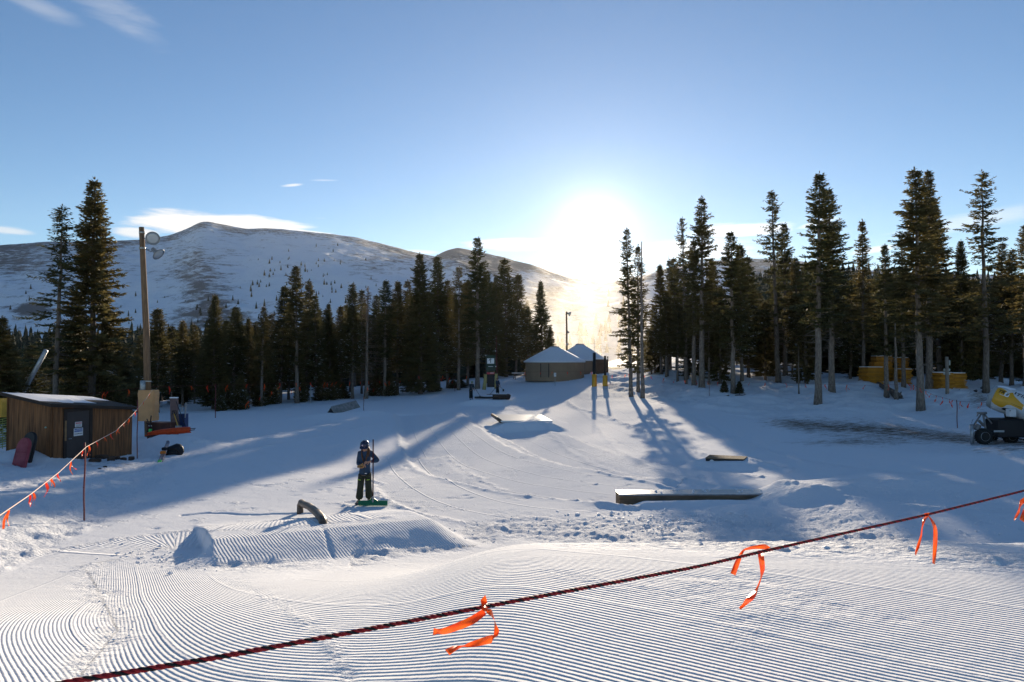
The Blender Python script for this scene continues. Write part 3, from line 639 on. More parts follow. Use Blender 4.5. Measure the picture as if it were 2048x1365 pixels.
# --- left of the picture
tree('full0', 185, 356, 45, 150, 'tallest broad dark spruce standing right behind the wooden shed')
tree('sparse1', 112, 408, 43, 118, 'sparse ragged spruce just left of the tallest spruce behind the shed')
tree('full1', -2, 632, 33, 120, 'bushy spruce cut by the left edge of the photo above the yellow net')
tree('mid0', 62, 690, 52, 70, 'low dark spruce between the leaning metal pipe and the sparse spruce')
LT = [(318, 617, 55, 66, 'mid1', 'dense spruce just right of the floodlight pole'), (345, 652, 60, 52, 'thin0', None), (367, 640, 62, 44, 'mid2', None), (390, 648, 66, 40, 'thin1', None),
 (428, 589, 58, 72, 'full2', 'tall golden green pointed spruce standing alone between floodlight pole and tallest peak of the row'), (450, 640, 66, 50, 'mid0', None), (468, 612, 62, 58, 'mid2', 'bushy spruce second to the right of the golden green one'), (498, 636, 66, 50, 'full0', None),
 (523, 612, 60, 46, 'tall1', 'spruce with long bare pale trunk in left forest edge'), (541, 628, 68, 44, 'thin0', None), (561, 572, 66, 56, 'mid1', 'flat topped spruce left of the highest spruce in the left forest'), (578, 600, 70, 50, 'mid0', None), (595, 531, 64, 70, 'tall0', 'highest pointed spruce of the left forest edge below the mountain slope'),
 (614, 560, 72, 46, 'mid2', None), (634, 590, 68, 48, 'mid0', 'narrow spruce right of the highest one in the left forest edge'), (648, 618, 76, 40, 'thin1', None), (662, 606, 72, 46, 'full1', None), (684, 612, 76, 44, 'mid1', None),
 (706, 567, 70, 52, 'mid2', 'dark narrow spruce left of the dead grey tree'), (724, 580, 78, 40, 'thin0', None), (769, 560, 74, 56, 'tall2', 'spruce right of the dead grey tree with open crown'), (752, 590, 78, 44, 'mid0', None), (795, 562, 78, 50, 'mid1', None), (815, 560, 80, 44, 'thin1', None),
 (841, 506, 76, 88, 'full0', 'very broad dark spruce with blunt top near middle of left forest'), (877, 512, 82, 56, 'mid2', 'slim spruce right of the very broad blunt topped one'), (895, 560, 84, 50, 'mid0', None), (917, 533, 80, 66, 'sparse0', 'spruce with flat bent top left of the tallest ragged spruce'),
 (955, 474, 80, 68, 'tall0', 'tallest ragged spruce of the central group standing above its neighbours'), (936, 560, 86, 50, 'mid1', None), (975, 540, 88, 50, 'mid2', 'low pointed spruce right of the tallest ragged spruce'), (1013, 518, 103, 70, 'mid0', 'high slender spruce near the right end of the left forest'), (993, 552, 100, 50, 'full1', None),
 (1032, 548, 106, 52, 'mid1', 'spruce stepping down beside the gap with the blowing snow'), (1056, 612, 108, 44, 'mid2', 'small spruce left of the yurt side spruce'), (1085, 562, 112, 52, 'full2', 'single green conical spruce rising behind the front yurt'), (1101, 652, 110, 34, 'full0', 'short spruce touching the right side of the yurt spruce'), (1070, 640, 112, 36, 'mid0', None)]
GEN_L = 'dark spruce in the shaded left forest edge behind the flagged rope'
for (u, vt, d, wp, k, lab) in LT:
    tree(k, u, vt, d, wp, lab or GEN_L, 'spruces of the left forest edge' if not lab else 'named spruces of the left forest')
tree('dead0', 733, 574, 70, 50, 'dead grey leafless tree with thick pale trunk at the left forest edge', cat='dead tree')
pole_tree(733, 610, 71, 'bare pale trunk standing close beside the dead grey tree', wf=1.5)
GEN_LB = 'dark spruce standing deep in the left forest'
for i in range(66):
    u = 235+(i+rnd.random())*(1060-235)/66; d = rnd.uniform(6, 44)+np.interp(u, [235, 500, 800, 1060], [54, 64, 82, 108])
    vt = np.interp(u, [235, 300, 420, 520, 700, 850, 960, 1060], [690, 665, 645, 640, 615, 575, 560, 600])+rnd.uniform(-8, 45)
    tree(rnd.choice(['mid0', 'mid1', 'mid2', 'thin0', 'full0', 'full1', 'tall2']), u, vt, d, rnd.uniform(36, 60), GEN_LB, 'spruces deep in the left forest')
for i in range(20):   # young trees with snow on them under the forest edge
    u = rnd.uniform(440, 960); d = np.interp(u, [400, 620, 850, 960], [51, 66, 78, 84])+rnd.uniform(0, 5)
    tree('young%d' % (i % 2), u, rnd.uniform(735, 775), d, rnd.uniform(20, 34), 'small snow flecked spruce under the left forest edge', 'young spruces along the left forest edge')
for i in range(16):   # behind the shed
    u = rnd.uniform(-60, 300); d = rnd.uniform(55, 90)
    tree(rnd.choice(['mid0', 'full1', 'mid2', 'full2']), u, rnd.uniform(690, 730), d, rnd.uniform(40, 64), 'low spruce in the hollow behind the wooden shed', 'spruces in the hollow behind the shed')
# --- right of the gap
RT = [(1262, 455, 61, 60, 'airy0', 'tall airy spruce at the edge of the bright gap'), (1276, 490, 64, 54, 'airy1', 'slimmer spruce directly behind the airy one at the bright gap'), (1322, 530, 74, 46, 'mid1', 'pointed spruce left of the tall right hand group'), (1303, 650, 76, 40, 'mid0', None), (1341, 520, 82, 40, 'thin0', None), (1354, 515, 78, 50, 'mid0', None),
 (1372, 434, 70, 58, 'sparse0', 'open topped spruce left of the needle straight tall one'), (1388, 480, 66, 50, 'tall2', None), (1403, 394, 62, 70, 'tall1', 'needle straight tall spruce highest in the cluster right of the gap'), (1427, 520, 74, 52, 'mid2', None), (1440, 570, 66, 50, 'full1', None), (1466, 461, 58, 74, 'tall0', 'pointed spruce with dark bare lower trunk standing forward of its cluster'), (1483, 488, 66, 60, 'mid1', None), (1497, 512, 72, 64, 'mid0', None),
 (1530, 600, 70, 60, 'full2', None), (1556, 380, 68, 84, 'sparse2', 'shaggy tall spruce with dead curled twigs at its top'), (1570, 445, 72, 60, 'tall0', None), (1596, 515, 66, 52, 'mid2', 'rusty green spruce between the shaggy one and the thick trunked twins'),
 (1634, 349, 48.5, 92, 'tall2', 'very tall spruce with long bare grey trunk on the right bank'), (1663, 374, 55, 92, 'tall0', 'twin spruce close behind the very tall bare trunked one'), (1612, 540, 64, 54, 'full1', None), (1700, 560, 66, 56, 'mid0', None), (1726, 440, 63, 46, 'thin1', 'thin half dead spruce with wispy top between two big groups'), (1711, 590, 70, 46, 'mid1', None), (1748, 560, 72, 54, 'mid0', None),
 (1772, 488, 52, 60, 'tall0', 'leaning slim spruce in front of the yellow pad stacks'), (1840, 335, 45, 118, 'tall1', 'huge spruce with dark lower trunk nearest on the right bank'), (1858, 339, 56, 80, 'tall0', 'second peak of the huge spruce pair'), (1880, 392, 62, 86, 'mid1', 'broad spruce shouldering the huge pair on its right'), (1806, 470, 58, 70, 'sparse0', None),
 (1921, 480, 60, 66, 'full2', 'yellowish green sunlit spruce left of the thick grey trunk'), (1971, 338, 53, 110, 'sparse1', 'wide armed sparse spruce with thick pale grey trunk'), (2001, 486, 62, 56, 'mid0', None), (2022, 498, 60, 52, 'mid2', None), (2050, 448, 56, 70, 'tall2', 'dark spruce cut by the right edge of the photo'), (1948, 560, 66, 60, 'full1', None), (1896, 540, 70, 60, 'full0', None), (2100, 470, 58, 90, 'full0', 'spruce just past the right edge')]
GEN_R = 'dark spruce in the right forest edge among taller trees'
for (u, vt, d, wp, k, lab) in RT:
    if u > 2080: lab = None
    tree(k, u, vt, d, wp, lab or GEN_R, 'spruces of the right forest edge' if not lab else 'named spruces of the right bank')
pole_tree(1284, 478, 59, 'leafless straight thin trunk beside the airy spruce at the gap', wf=.9)
pole_tree(1339, 495, 80, 'leafless thin spike rising behind the pointed spruce', wf=.7)
pole_tree(1791, 640, 50, 'short bare leaning trunk in front of the tall pad stack', wf=1.6)
pole_tree(1597, 690, 56, 'thin bare sapling trunk left of the very tall spruce', wf=1.0)
for (u, vt, d) in ((1332, 640, 72), (1355, 640, 70), (1372, 640, 68), (1418, 640, 66), (1433, 650, 68), (1310, 640, 76)):
    tree('tall2', u, vt-30, d, 36, 'slim spruce with bare lower trunk in the cluster right of the gap', 'slim spruces right of the gap')
for i in range(70):
    u = 1296+(i+rnd.random())*(2200-1296)/70; d = rnd.uniform(70, 112)
    vt = np.interp(u, [1296, 1350, 1500, 1600, 1700, 1800, 2100], [640, 575, 560, 560, 575, 545, 535])+rnd.uniform(-12, 60)
    tree(rnd.choice(['mid0', 'mid1', 'mid2', 'thin0', 'full0', 'full1', 'tall2', 'tall0']), u, vt, d, rnd.uniform(44, 72), 'dark spruce standing deep in the right forest', 'spruces deep in the right forest')
for i in range(26):
    u = rnd.uniform(1620, 2180); d = rnd.uniform(66, 80)
    tree(rnd.choice(['full0', 'full1', 'full2']), u, rnd.uniform(610, 680), d, rnd.uniform(50, 80), 'low full spruce filling the shade behind the right bank', 'low spruces behind the right bank')
for (u, d, vt) in ((1478, 57, 782), (1448, 58, 784)):
    tree('young1', u, vt, d, 16, 'scraggly seedling poking out of the snow on the right bank', 'seedlings on the right bank', cat='sapling')
# small trees dotted over the mountain side, and the far wood as one mass
def cone_tree(seed, H=9, Rr=2.0):
    rs = np.random.RandomState(seed); mb = MB(); n = 9; prof = [(.3, 0)]
    for k in range(6):
        t = k/6; prof += [(Rr*(1-t)*1.0+.25, H*(.06+.9*t)), (Rr*(1-t)*.62+.1, H*(.06+.9*t)+H*.09)]
    prof += [(.02, H)]
    mb.lathe(prof, n); mb.v = [(x*(1+.35*rs.normal()*.6), y*(1+.35*rs.normal()*.6), z_+.2*rs.normal()) for x, y, z_ in mb.v]; return mb
FARN = mat('far_needles', (.035, .045, .030), .9, var=.4, vscale=.3)
protoC = [cone_tree(i).build('spruce_tree', FARN).data for i in range(3)]
for o in [o for o in col.objects if o.data in protoC]: bpy.data.objects.remove(o)
from mathutils.bvhtree import BVHTree
def bvh(o): return BVHTree.FromPolygons([v.co for v in o.data.vertices], [tuple(p.vertices) for p in o.data.polygons])
tA, tB, tC, tH, tL = bvh(mA), bvh(mB), bvh(mC), bvh(hill), bvh(hillL)
def cast(u, v, ts):
    best = None
    for t in ts:
        h = t.ray_cast(Vector((0, 0, 0)), Vector(ray(u, v)))
        if h[0] and (best is None or h[3] < best[1]): best = (h[0], h[3])
    return best[0] if best else None
spots = [(rnd.gauss(600, 55), rnd.gauss(545, 22)) for _ in range(60)]+[(rnd.uniform(470, 760), rnd.uniform(570, 640)) for _ in range(50)]+[(rnd.uniform(230, 330), rnd.uniform(585, 660)) for _ in range(12)]+[(rnd.uniform(20, 130), rnd.uniform(560, 640)) for _ in range(8)]+[(rnd.uniform(370, 470), rnd.uniform(600, 650)) for _ in range(14)]
def wood(name, label, spots, smin, smax):
    Vs = []; Fs = []; n = 0; pv = [np.array([v.co for v in m.vertices]) for m in protoC]; pf = [[tuple(p.vertices) for p in m.polygons] for m in protoC]
    for p in spots:
        k = rnd.randrange(3); s = rnd.uniform(smin, smax); a = rnd.random()*6; c, s_ = math.cos(a), math.sin(a); v = pv[k]*np.array([s, s, s*rnd.uniform(.9, 1.5)])
        v = np.stack([v[:, 0]*c-v[:, 1]*s_+p[0], v[:, 0]*s_+v[:, 1]*c+p[1], v[:, 2]+p[2]-.5], 1); Vs.append(v); Fs += [tuple(i+n for i in f) for f in pf[k]]; n += len(v)
    me = bpy.data.meshes.new(name); me.from_pydata(np.concatenate(Vs).tolist(), [], Fs); me.materials.append(FARN); o = bpy.data.objects.new(name, me); col.objects.link(o); return tag(o, label, kind='stuff')
mt = [p for p in (cast(u, v, (tA, tB)) for (u, v) in spots) if p is not None]
wood('distant_spruces', 'scattered tiny dark spruces dotted on the open snowy mountain side', mt, .3, .85)
spt = []
for _ in range(2600):
    u = rnd.uniform(1470, 2500); v = rnd.uniform(548, 735); p = cast(u, v, (tH,))
    if p is not None: spt.append(p)
wood('distant_forest', 'mass of far dark spruces covering the right hand hillside', spt, .75, 1.3)
spt = []
for _ in range(2600):
    u = rnd.uniform(-700, 1180); v = rnd.uniform(684, 738); p = cast(u, v, (tL,))
    if p is not None and rnd.random() < .8: spt.append(p)
for _ in range(160):
    u = rnd.uniform(1150, 1500); v = rnd.uniform(570, 740)
    p = cast(u, v, (tC, tB))
    if p is not None and v > 590+rnd.uniform(0, 60): spt.append(p)
wood('distant_forest', 'mass of far blue dark spruces along the foot of the mountain', spt, .8, 1.3)

spt = []
for _ in range(620):
    u = rnd.uniform(-250, 1040); d = rnd.uniform(104, 185); x_ = (u-CU)/F*d; spt.append(Vector((x_, d, G(x_, d))))
for _ in range(260):
    u = rnd.uniform(1620, 2300); d = rnd.uniform(116, 180); x_ = (u-CU)/F*d; spt.append(Vector((x_, d, G(x_, d))))
wood('distant_forest', 'dark mass of low spruces filling the hollows behind the forest edges', spt, .42, .72)
# ================================================================== BUILT THINGS
BLACK = mat('black_paint', (.015, .015, .018), .5); DARK = mat('dark_brown_trim', (.045, .032, .026), .8, var=.3)
STEEL = mat('galvanised_steel', (.42, .43, .44), .45, metal=.8, var=.3, vscale=9); WHITE = mat('white_paint', (.75, .76, .76), .4)
YEL = mat('yellow_vinyl', (.70, .38, .04), .55, var=.25, vscale=3, bump=.4, bscale=8); TAN = mat('tan_vinyl_pad', (.80, .40, .17), .6, var=.18, vscale=2, bump=.5, bscale=3)
ORG = mat('orange_plastic', (.85, .10, .02), .45, var=.2, vscale=6, trans=.2); REDP = mat('dark_red_bamboo', (.16, .035, .035), .6)
SIDING = mat('brown_wood_siding', (.29, .13, .052), .85, rgb2=(.12, .055, .026), vscale=2.2, stretch=(7, 7, .5), bump=.8, bscale=9)
DOORM = mat('dark_door_paint', (.060, .048, .046), .55, var=.15); POLEW = mat('weathered_pole_wood', (.30, .18, .10), .85, rgb2=(.17, .10, .06), vscale=3, stretch=(8, 8, .6), bump=.7, bscale=8)
BOXW = mat('weathered_box_wood', (.22, .16, .10), .85, rgb2=(.10, .07, .045), vscale=2, stretch=(.6, 8, 8), bump=.6, bscale=6)
REDB = mat('dark_red_board', (.11, .040, .030), .7, var=.35, vscale=3); NAVY = mat('navy_plastic', (.03, .05, .14), .5)
ROPEW = mat('pale_pink_rope', (.75, .52, .42), .7); CANVAS = mat('taupe_yurt_canvas', (.36, .245, .155), .85, var=.12, vscale=1.2, bump=.3, bscale=5)
RAILM = mat('worn_steel_rail', (.20, .15, .11), .5, metal=.5, rgb2=(.10, .075, .06), vscale=7, bump=.4, bscale=14)
CONC = mat('grey_worn_board', (.30, .29, .28), .85, rgb2=(.17, .165, .16), vscale=4, bump=.5)
GREEN = mat('green_rake_plastic', (.01, .16, .08), .45); RUB = mat('rubber', (.02, .02, .02), .8); GLASS = mat('lamp_glass', (.5, .52, .54), .1, spec=.6)
BLUEB = mat('sign_blue', (.03, .10, .35), .6); REDS = mat('sign_red', (.55, .05, .06), .6); INK = mat('black_ink', (.02, .02, .02), .7); DKG = mat('dark_green_panel', (.02, .045, .03), .6)

# --- wooden shed
A = Vector((-16.83, 25.0, 0)); Bp = Vector((-15.9, 28.6, 0)); ux = (Bp-A).normalized(); uy = Vector((-ux.y, ux.x, 0)); LA = (Bp-A).length; WD = 2.05
zb0 = -4.25
shed = empty('wooden_shed', (A.x, A.y, -4.05), 0, 'small brown plywood shed with slanting snowy roof and dark door', 'shed')
def SP(a, b, z): p = A+ux*a+uy*b; return Vector((p.x-A.x, p.y-A.y, z+4.05))
def roofz(a, b): return -1.76-.36*a/LA+.34*b/WD
def quadbox(pts, th, name, m, par):     # pts: four corners, extruded inwards
    n = (pts[1]-pts[0]).cross(pts[3]-pts[0]).normalized()*th; mb = MB(); mb.add(pts+[p-n for p in pts], [(0, 1, 2, 3), (7, 6, 5, 4), (0, 4, 5, 1), (1, 5, 6, 2), (2, 6, 7, 3), (3, 7, 4, 0)]); return mb.build(name, m, par)
wmb = MB()
def wall(a0, b0, a1, b1, n=14):
    p0 = [SP(a0, b0, zb0), SP(a1, b1, zb0), SP(a1, b1, roofz(a1, b1)), SP(a0, b0, roofz(a0, b0))]; nn = (p0[1]-p0[0]).cross(p0[3]-p0[0]).normalized()*.08
    wmb.add(p0+[p-nn for p in p0], [(0, 1, 2, 3), (7, 6, 5, 4), (0, 4, 5, 1), (1, 5, 6, 2), (2, 6, 7, 3), (3, 7, 4, 0)])
    for k in range(n+1):       # board joints stand a few mm proud
        t = k/n; a = a0+(a1-a0)*t; b = b0+(b1-b0)*t; q = nn.normalized()*.006
        c0, c1 = SP(a, b, zb0)+q, SP(a, b, roofz(a, b)-.02)+q; s = (p0[1]-p0[0]).normalized()*.028
        wmb.add([c0-s-q*2, c0+s-q*2, c1+s-q*2, c1-s-q*2, c0-s, c0+s, c1+s, c1-s], [(4, 5, 6, 7), (0, 4, 7, 3), (1, 2, 6, 5), (3, 7, 6, 2), (0, 1, 5, 4)])
wall(0, 0, LA, 0, 13); wall(LA, .08, LA, WD, 6); wall(0, WD, 0, .0, 8); wall(LA, WD, 0, WD, 8)
wmb.build('wall', SIDING, shed)
ov = .17
def RQ(dz, o=ov): return [SP(-o, -o, roofz(-o, -o)+dz), SP(LA+o, -o, roofz(LA+o, -o)+dz), SP(LA+o, WD+o, roofz(LA+o, WD+o)+dz), SP(-o, WD+o, roofz(-o, WD+o)+dz)]
rf = quadbox(RQ(.12), .12, 'roof', DARK, shed)
mb = MB(); N_ = 16; q = RQ(.124, ov-.03)
for i in range(N_+1):
    for j in range(9):
        a, b = i/N_, j/8; p = (q[0]*(1-a)+q[1]*a)*(1-b)+(q[3]*(1-a)+q[2]*a)*b
        edge = min(1, 6*min(a, 1-a, b*1.3, 1-b)); mb.v.append(tuple(p+Vector((0, 0, (.05+.02*rnd.random())*edge*(.0 if (b < .22+.25*rnd.random() or (a > .62 and b < .75)) else 1)-(.03 if (b < .2 or (a > .66 and b < .6)) else 0)))))
mb.f = [(i*9+j, (i+1)*9+j, (i+1)*9+j+1, i*9+j+1) for i in range(N_) for j in range(8)]; mb.m = [0]*len(mb.f); mb.n = len(mb.v)
mb.build('roof_snow', SNOW, rf, smooth=True)
d0, d1 = .62, 1.62; fz = -3.98; dz = -2.02
def face(a, z, o): p = SP(a, 0, z); return p-uy*o
def slab(a0, a1, z0, z1, o0, o1, name, m, par):
    v = [face(a0, z0, o0), face(a1, z0, o0), face(a1, z1, o0), face(a0, z1, o0), face(a0, z0, o1), face(a1, z0, o1), face(a1, z1, o1), face(a0, z1, o1)]
    return MB().add(v, [(4, 5, 6, 7), (3, 2, 1, 0), (0, 1, 5, 4), (1, 2, 6, 5), (2, 3, 7, 6), (3, 0, 4, 7)]).build(name, m, par)
slab(d0-.13, d0, fz, dz+.13, .0, .045, 'door_frame', DARK, shed); slab(d1, d1+.13, fz, dz+.13, .0, .045, 'door_frame', DARK, shed); slab(d0, d1, dz, dz+.13, .0, .045, 'door_frame', DARK, shed)
slab(d0-.10, d0-.02, fz+.9, fz+1.65, .045, .05, 'bare_wood_patch', mat('chipped_wood', (.30, .18, .09), .9, var=.3), shed)
door = slab(d0, d1, fz, dz, .0, .02, 'door', DOORM, shed); door['label'] = 'flat dark door with two warning signs'
h = MB(); h.tube([face(d0+.07, -3.02, .02), face(d0+.07, -3.02, .075)], .02, 8); h.tube([face(d0+.05, -3.02, .075), face(d0+.17, -3.02, .08)], .014, 8); h.build('handle', STEEL, door)
s1 = slab(.98, 1.28, -2.62, -2.42, .02, .026, 'sign', WHITE, door); s2 = slab(.93, 1.33, -2.95, -2.66, .02, .026, 'sign', WHITE, door)
slab(1.005, 1.255, -2.50, -2.44, .026, .029, 'red_header', REDS, s1); slab(.95, 1.31, -2.80, -2.68, .026, .029, 'blue_header', BLUEB, s2)
def dm(a, z, o=.030): return frame4(face(a, z, o), ux, (0, 0, 1))
text('DANGER', .05, WHITE, s1, dm(1.13, -2.47)); text('AUTHORIZED', .034, INK, s1, dm(1.13, -2.545)); text('PERSONNEL ONLY', .028, INK, s1, dm(1.13, -2.59))
text('NOTICE', .10, WHITE, s2, dm(1.13, -2.742), bold=.001); text('NO ADMITTANCE', .042, INK, s2, dm(1.13, -2.875), bold=.001)
kn = MB(); p = SP(0, .22, -2.55)-ux*.03; kn.lathe([(.035, 0), (.035, .03), (.012, .05)], 10, c=p); kn.build('lock_disc', mat('pale_green_disc', (.3, .5, .42), .4), shed)
fo = slab(-.02, LA+.02, fz-.14, fz-.02, .0, .03, 'base_board', mat('pale_board', (.36, .33, .22), .9), shed)

# --- sleds
def sled(x, y, wz, w_, h_, tilt, rz, m, label):
    r = empty('padded_board', (x, y, wz), rz, label, 'sled'); pts = []; th = .12
    for k in range(13):
        a = math.pi*k/12; pts.append((w_/2*math.cos(a), h_-w_/2+w_/2*math.sin(a)))
    pts += [(-w_/2*1.05, .05), (-w_/2*.9, 0), (w_/2*.9, 0), (w_/2*1.05, .05)]
    M3 = Matrix.Rotation(-tilt, 3, 'X') @ Matrix.Rotation(math.pi/2, 3, 'X'); mb = MB(); n = len(pts)
    for (o, s) in ((0, .9), (.03, 1), (th-.03, 1), (th, .9)):
        c = Vector((0, h_/2)); mb.v += [tuple(M3 @ Vector((c.x+(p[0]-c.x)*s, c.y+(p[1]-c.y)*(1-(1-s)*.4), o))) for p in pts]
    mb.n = len(mb.v); mb.f = [tuple(range(n))[::-1], tuple(range(3*n, 4*n))]+[(k*n+i, k*n+(i+1) % n, (k+1)*n+(i+1) % n, (k+1)*n+i) for k in range(3) for i in range(n)]; mb.m = [0]*len(mb.f)
    mb.build('shell', m, r, smooth=False)
    st = MB(); [st.tube([M3 @ Vector((-w_/2, zz, th*.5)), M3 @ Vector((-w_/2*.7, zz, th+.012)), M3 @ Vector((w_/2*.7, zz, th+.012)), M3 @ Vector((w_/2, zz, th*.5))], .012, 5) for zz in (h_*.3, h_*.62)]; st.build('seam', m, r); return r
PINK = mat('faded_red_vinyl', (.36, .075, .095), .6, rgb2=(.22, .03, .045), vscale=2.5, bump=.4, bscale=6)
sled(-17.0, 23.6, -4.08, .60, 1.34, R(14), R(-18), PINK, 'faded pink red rounded board leaning against the shed side')
sled(-17.25, 24.2, -4.08, .60, 1.48, R(14), R(-18), BLACK, 'black rounded board leaning behind the pink red one')

# --- things at the left edge
def panel(name, pts, th, m, parent=None):
    pts = [Vector(p) for p in pts]; c = pts[0]; o = quadbox([p-c for p in pts], th, name, m, parent); o.location = c; return o
r = panel('yellow_pad', [P(3, 835, 31), P(20, 835, 31.5), P(19, 797, 31.5), P(3, 797, 31)], .25, YEL); tag(r, 'plain yellow pad standing behind the shed at the left edge', 'pad')
nf = empty('snow_fence', P(0, 868, 29), 0, 'yellow green plastic slat fence drooping beside the shed', 'fence'); c0 = nf.location
FN = mat('yellow_green_plastic', (.34, .36, .10), .5, trans=.2); mb = MB()
for k in range(13):
    v0 = 838+k*4.6; mb.add([P(-70, v0+14, 27)-c0, P(24, v0-4, 29)-c0, P(24, v0-2, 29)-c0, P(-70, v0+16.6, 27)-c0], [(0, 1, 2, 3)])
for k in range(6):
    t = k/5; mb.tube([P(-70+94*t, 852-18*t, 27+2*t)-c0, P(-70+94*t, 908-12*t, 27+2*t)-c0], .015, 4)
mb.build('slats', FN, nf); MB().tube([P(-40, 835, 28)-c0, P(-40, 925, 28)-c0], .03, 6).build('post', STEEL, nf)
p0, p1 = P(30, 784, 34), P(92, 701, 33.2); o = MB().tube([(0, 0, -.8), p1-p0], .10, 12).build('metal_pipe', STEEL, loc=p0, smooth=True); tag(o, 'thick galvanised pipe slanting up behind the shed roof', 'pipe')

# --- light poles
def floodlight(par, c, dirv, rad, arm0):
    m3 = Vector(dirv).to_track_quat('Z', 'Y').to_matrix(); fl = MB(); fl.lathe([(.07, -.42), (.10, -.40), (.11, -.18), (rad*.55, -.10), (rad, .04), (rad*1.02, .06), (rad*.97, .06), (rad*.9, .03)], 22, m3, c)
    o = fl.build('floodlight', STEEL, par, smooth=True); MB().lathe([(rad*.93, .035), (rad*.6, .075), (.02, .09)], 20, m3, c).build('lens', GLASS, o, smooth=True)
    MB().tube([arm0, (Vector(arm0)+Vector(c))/2+Vector((0, 0, -.05)), Vector(c)-Vector(dirv).normalized()*.3], .03, 7).build('bracket', STEEL, par)
base = at(300, 35); top = P(283, 455, 35); lp = empty('light_pole', base, 0, 'tall leaning wooden pole with two floodlights beside the shed', 'light pole'); t = top-base
MB().tube([(0, 0, -.5), t*.5+Vector((.06, 0, 0)), t], [.185, .155, .125], 14).build('pole', POLEW, lp, smooth=True)
q = lambda u, v, d=35: P(u, v, d)-base
floodlight(lp, q(306, 477, 34.7), (.28, -.85, -.25), .34, q(286, 476)); floodlight(lp, q(316, 508, 34.8), (.75, -.1, -.65), .33, q(287, 496))
br = MB(); [br.lathe([(.155, -.04), (.16, 0), (.155, .04)], 12, c=q(284.5, vv)) for vv in (466, 497)]; br.build('clamp_band', STEEL, lp)
mb = MB(); M3 = Matrix.Identity(3); c = q(297, 811, 34.9)
for k in range(9):
    zz = -.78+1.56*k/8; w_ = .43+.02*math.sin(k*2.1); mb.v += [tuple(c+Vector((x*w_, y*.30, zz))) for x, y in ((-1, -.7), (-.85, -1), (.85, -1), (1, -.7), (1, .7), (.85, 1), (-.85, 1), (-1, .7))]
mb.n = len(mb.v); mb.f = [tuple(range(8))[::-1], tuple(range(64, 72))]+[(k*8+i, k*8+(i+1) % 8, k*8+8+(i+1) % 8, k*8+8+i) for k in range(8) for i in range(8)]; mb.m = [0]*len(mb.f)
mb.build('pad', TAN, lp)
tb = MB(); tb.lathe([(.13, -.24), (.135, -.22), (.135, .22), (.10, .25)], 14, c=q(286, 771, 34.8)); tb.build('meter_can', STEEL, lp, smooth=True)
MB().box(q(293, 763, 34.8), (.5, .06, .05)).build('bracket', STEEL, lp)
base2 = at(1134, 97); lp2 = empty('light_pole', base2, 0, 'distant dark pole with a lamp rising behind the yurts', 'light pole'); tp2 = P(1133, 624, 97)-base2
MB().tube([(0, 0, -.5), tp2], [.16, .12], 10).build('pole', POLEW, lp2, smooth=True); q2 = lambda u, v: P(u, v, 96.8)-base2
floodlight(lp2, q2(1139, 628), (.8, -.5, -.3), .32, q2(1134, 628)); floodlight(lp2, q2(1137, 665), (.6, -.6, -.6), .16, q2(1134, 665))
MB().box(q2(1135, 689), (.3, .3, .3)).build('junction_box', STEEL, lp2)

# --- clutter at the base of the near pole
b0 = at(328, 33.5)
bin_ = empty('tool_bin', b0, R(-6), 'low dark red wooden bin beside the light pole', 'bin'); mb = MB(); mb.box((0, 0, .36), (1.18, .7, .95)); mb.build('box', REDB, bin_)
MB().box((0, -.36, .46), (1.2, .02, .09)).build('trim', BLACK, bin_); MB().box((0, 0, .86), (1.24, .76, .05)).build('lid', REDB, bin_); MB().box((-.42, -.362, .74), (.16, .01, .05)).build('sticker', WHITE, bin_)
def plank(name, u0, v0, u1, v1, d, w_, th, m, label, cat, d1=None, snowcap=False):
    a, b = P(u0, v0, d), P(u1, v1, d1 or d); t = b-a; s = t.cross(Vector((0, 1, 0))).normalized()*w_/2; n = Vector((0, th, 0))
    o = MB().add([-s-n/2, s-n/2, s+n/2, -s+n/2, t-s-n/2, t+s-n/2, t+s+n/2, t-s+n/2], [(0, 3, 2, 1), (4, 5, 6, 7), (0, 1, 5, 4), (1, 2, 6, 5), (2, 3, 7, 6), (3, 0, 4, 7)]).build(name, m, loc=a)
    tag(o, label, cat)
    if snowcap: MB().box(t+Vector((0, 0, .03)), (w_*1.05, th*1.5, .05)).build('snow_cap', SNOW, o)
    return o
plank('upright_board', 350, 862, 348, 797, 33.6, .36, .10, mat('grey_red_board', (.22, .14, .13), .8, var=.3), 'upright grey red board with snow on top behind the bin', 'board', snowcap=True)
o = plank('blue_bin', 365, 856, 365, 828, 34.2, .40, .4, NAVY, 'navy blue upright tub right of the standing board', 'tub')
sh = empty('shovel', P(357, 857, 33), 0, 'snow shovel with yellow handle and dark grip stuck upright in snow', 'shovel'); s0 = sh.location
MB().tube([P(357, 857, 33)-s0, P(348, 828, 33.1)-s0], .02, 7).build('handle', mat('yellow_handle', (.65, .38, .06), .5), sh)
MB().tube([P(349, 829, 33.1)-s0, P(344.5, 829, 33.1)-s0, P(345, 822, 33.1)-s0, P(353, 822, 33.1)-s0, P(353, 829, 33.1)-s0, P(349, 829, 33.1)-s0], .018, 6).build('grip', BLACK, sh)
MB().box((0, 0, -.05), (.3, .04, .35)).build('blade', STEEL, sh)
for (a, b, lab) in (((372, 856), (352, 803), 'long dark rake leaning steeply on the standing board'), ((362, 857), (347, 822), 'shorter dark rake leaning on the standing board')):
    o = empty('rake', P(*a, 33.2), 0, lab, 'rake'); MB().tube([(0, 0, 0), P(*b, 33.5)-P(*a, 33.2)], .018, 6).build('handle', BLACK, o); MB().box((0, 0, 0), (.4, .04, .08), rz=.2).build('head', BLACK, o)
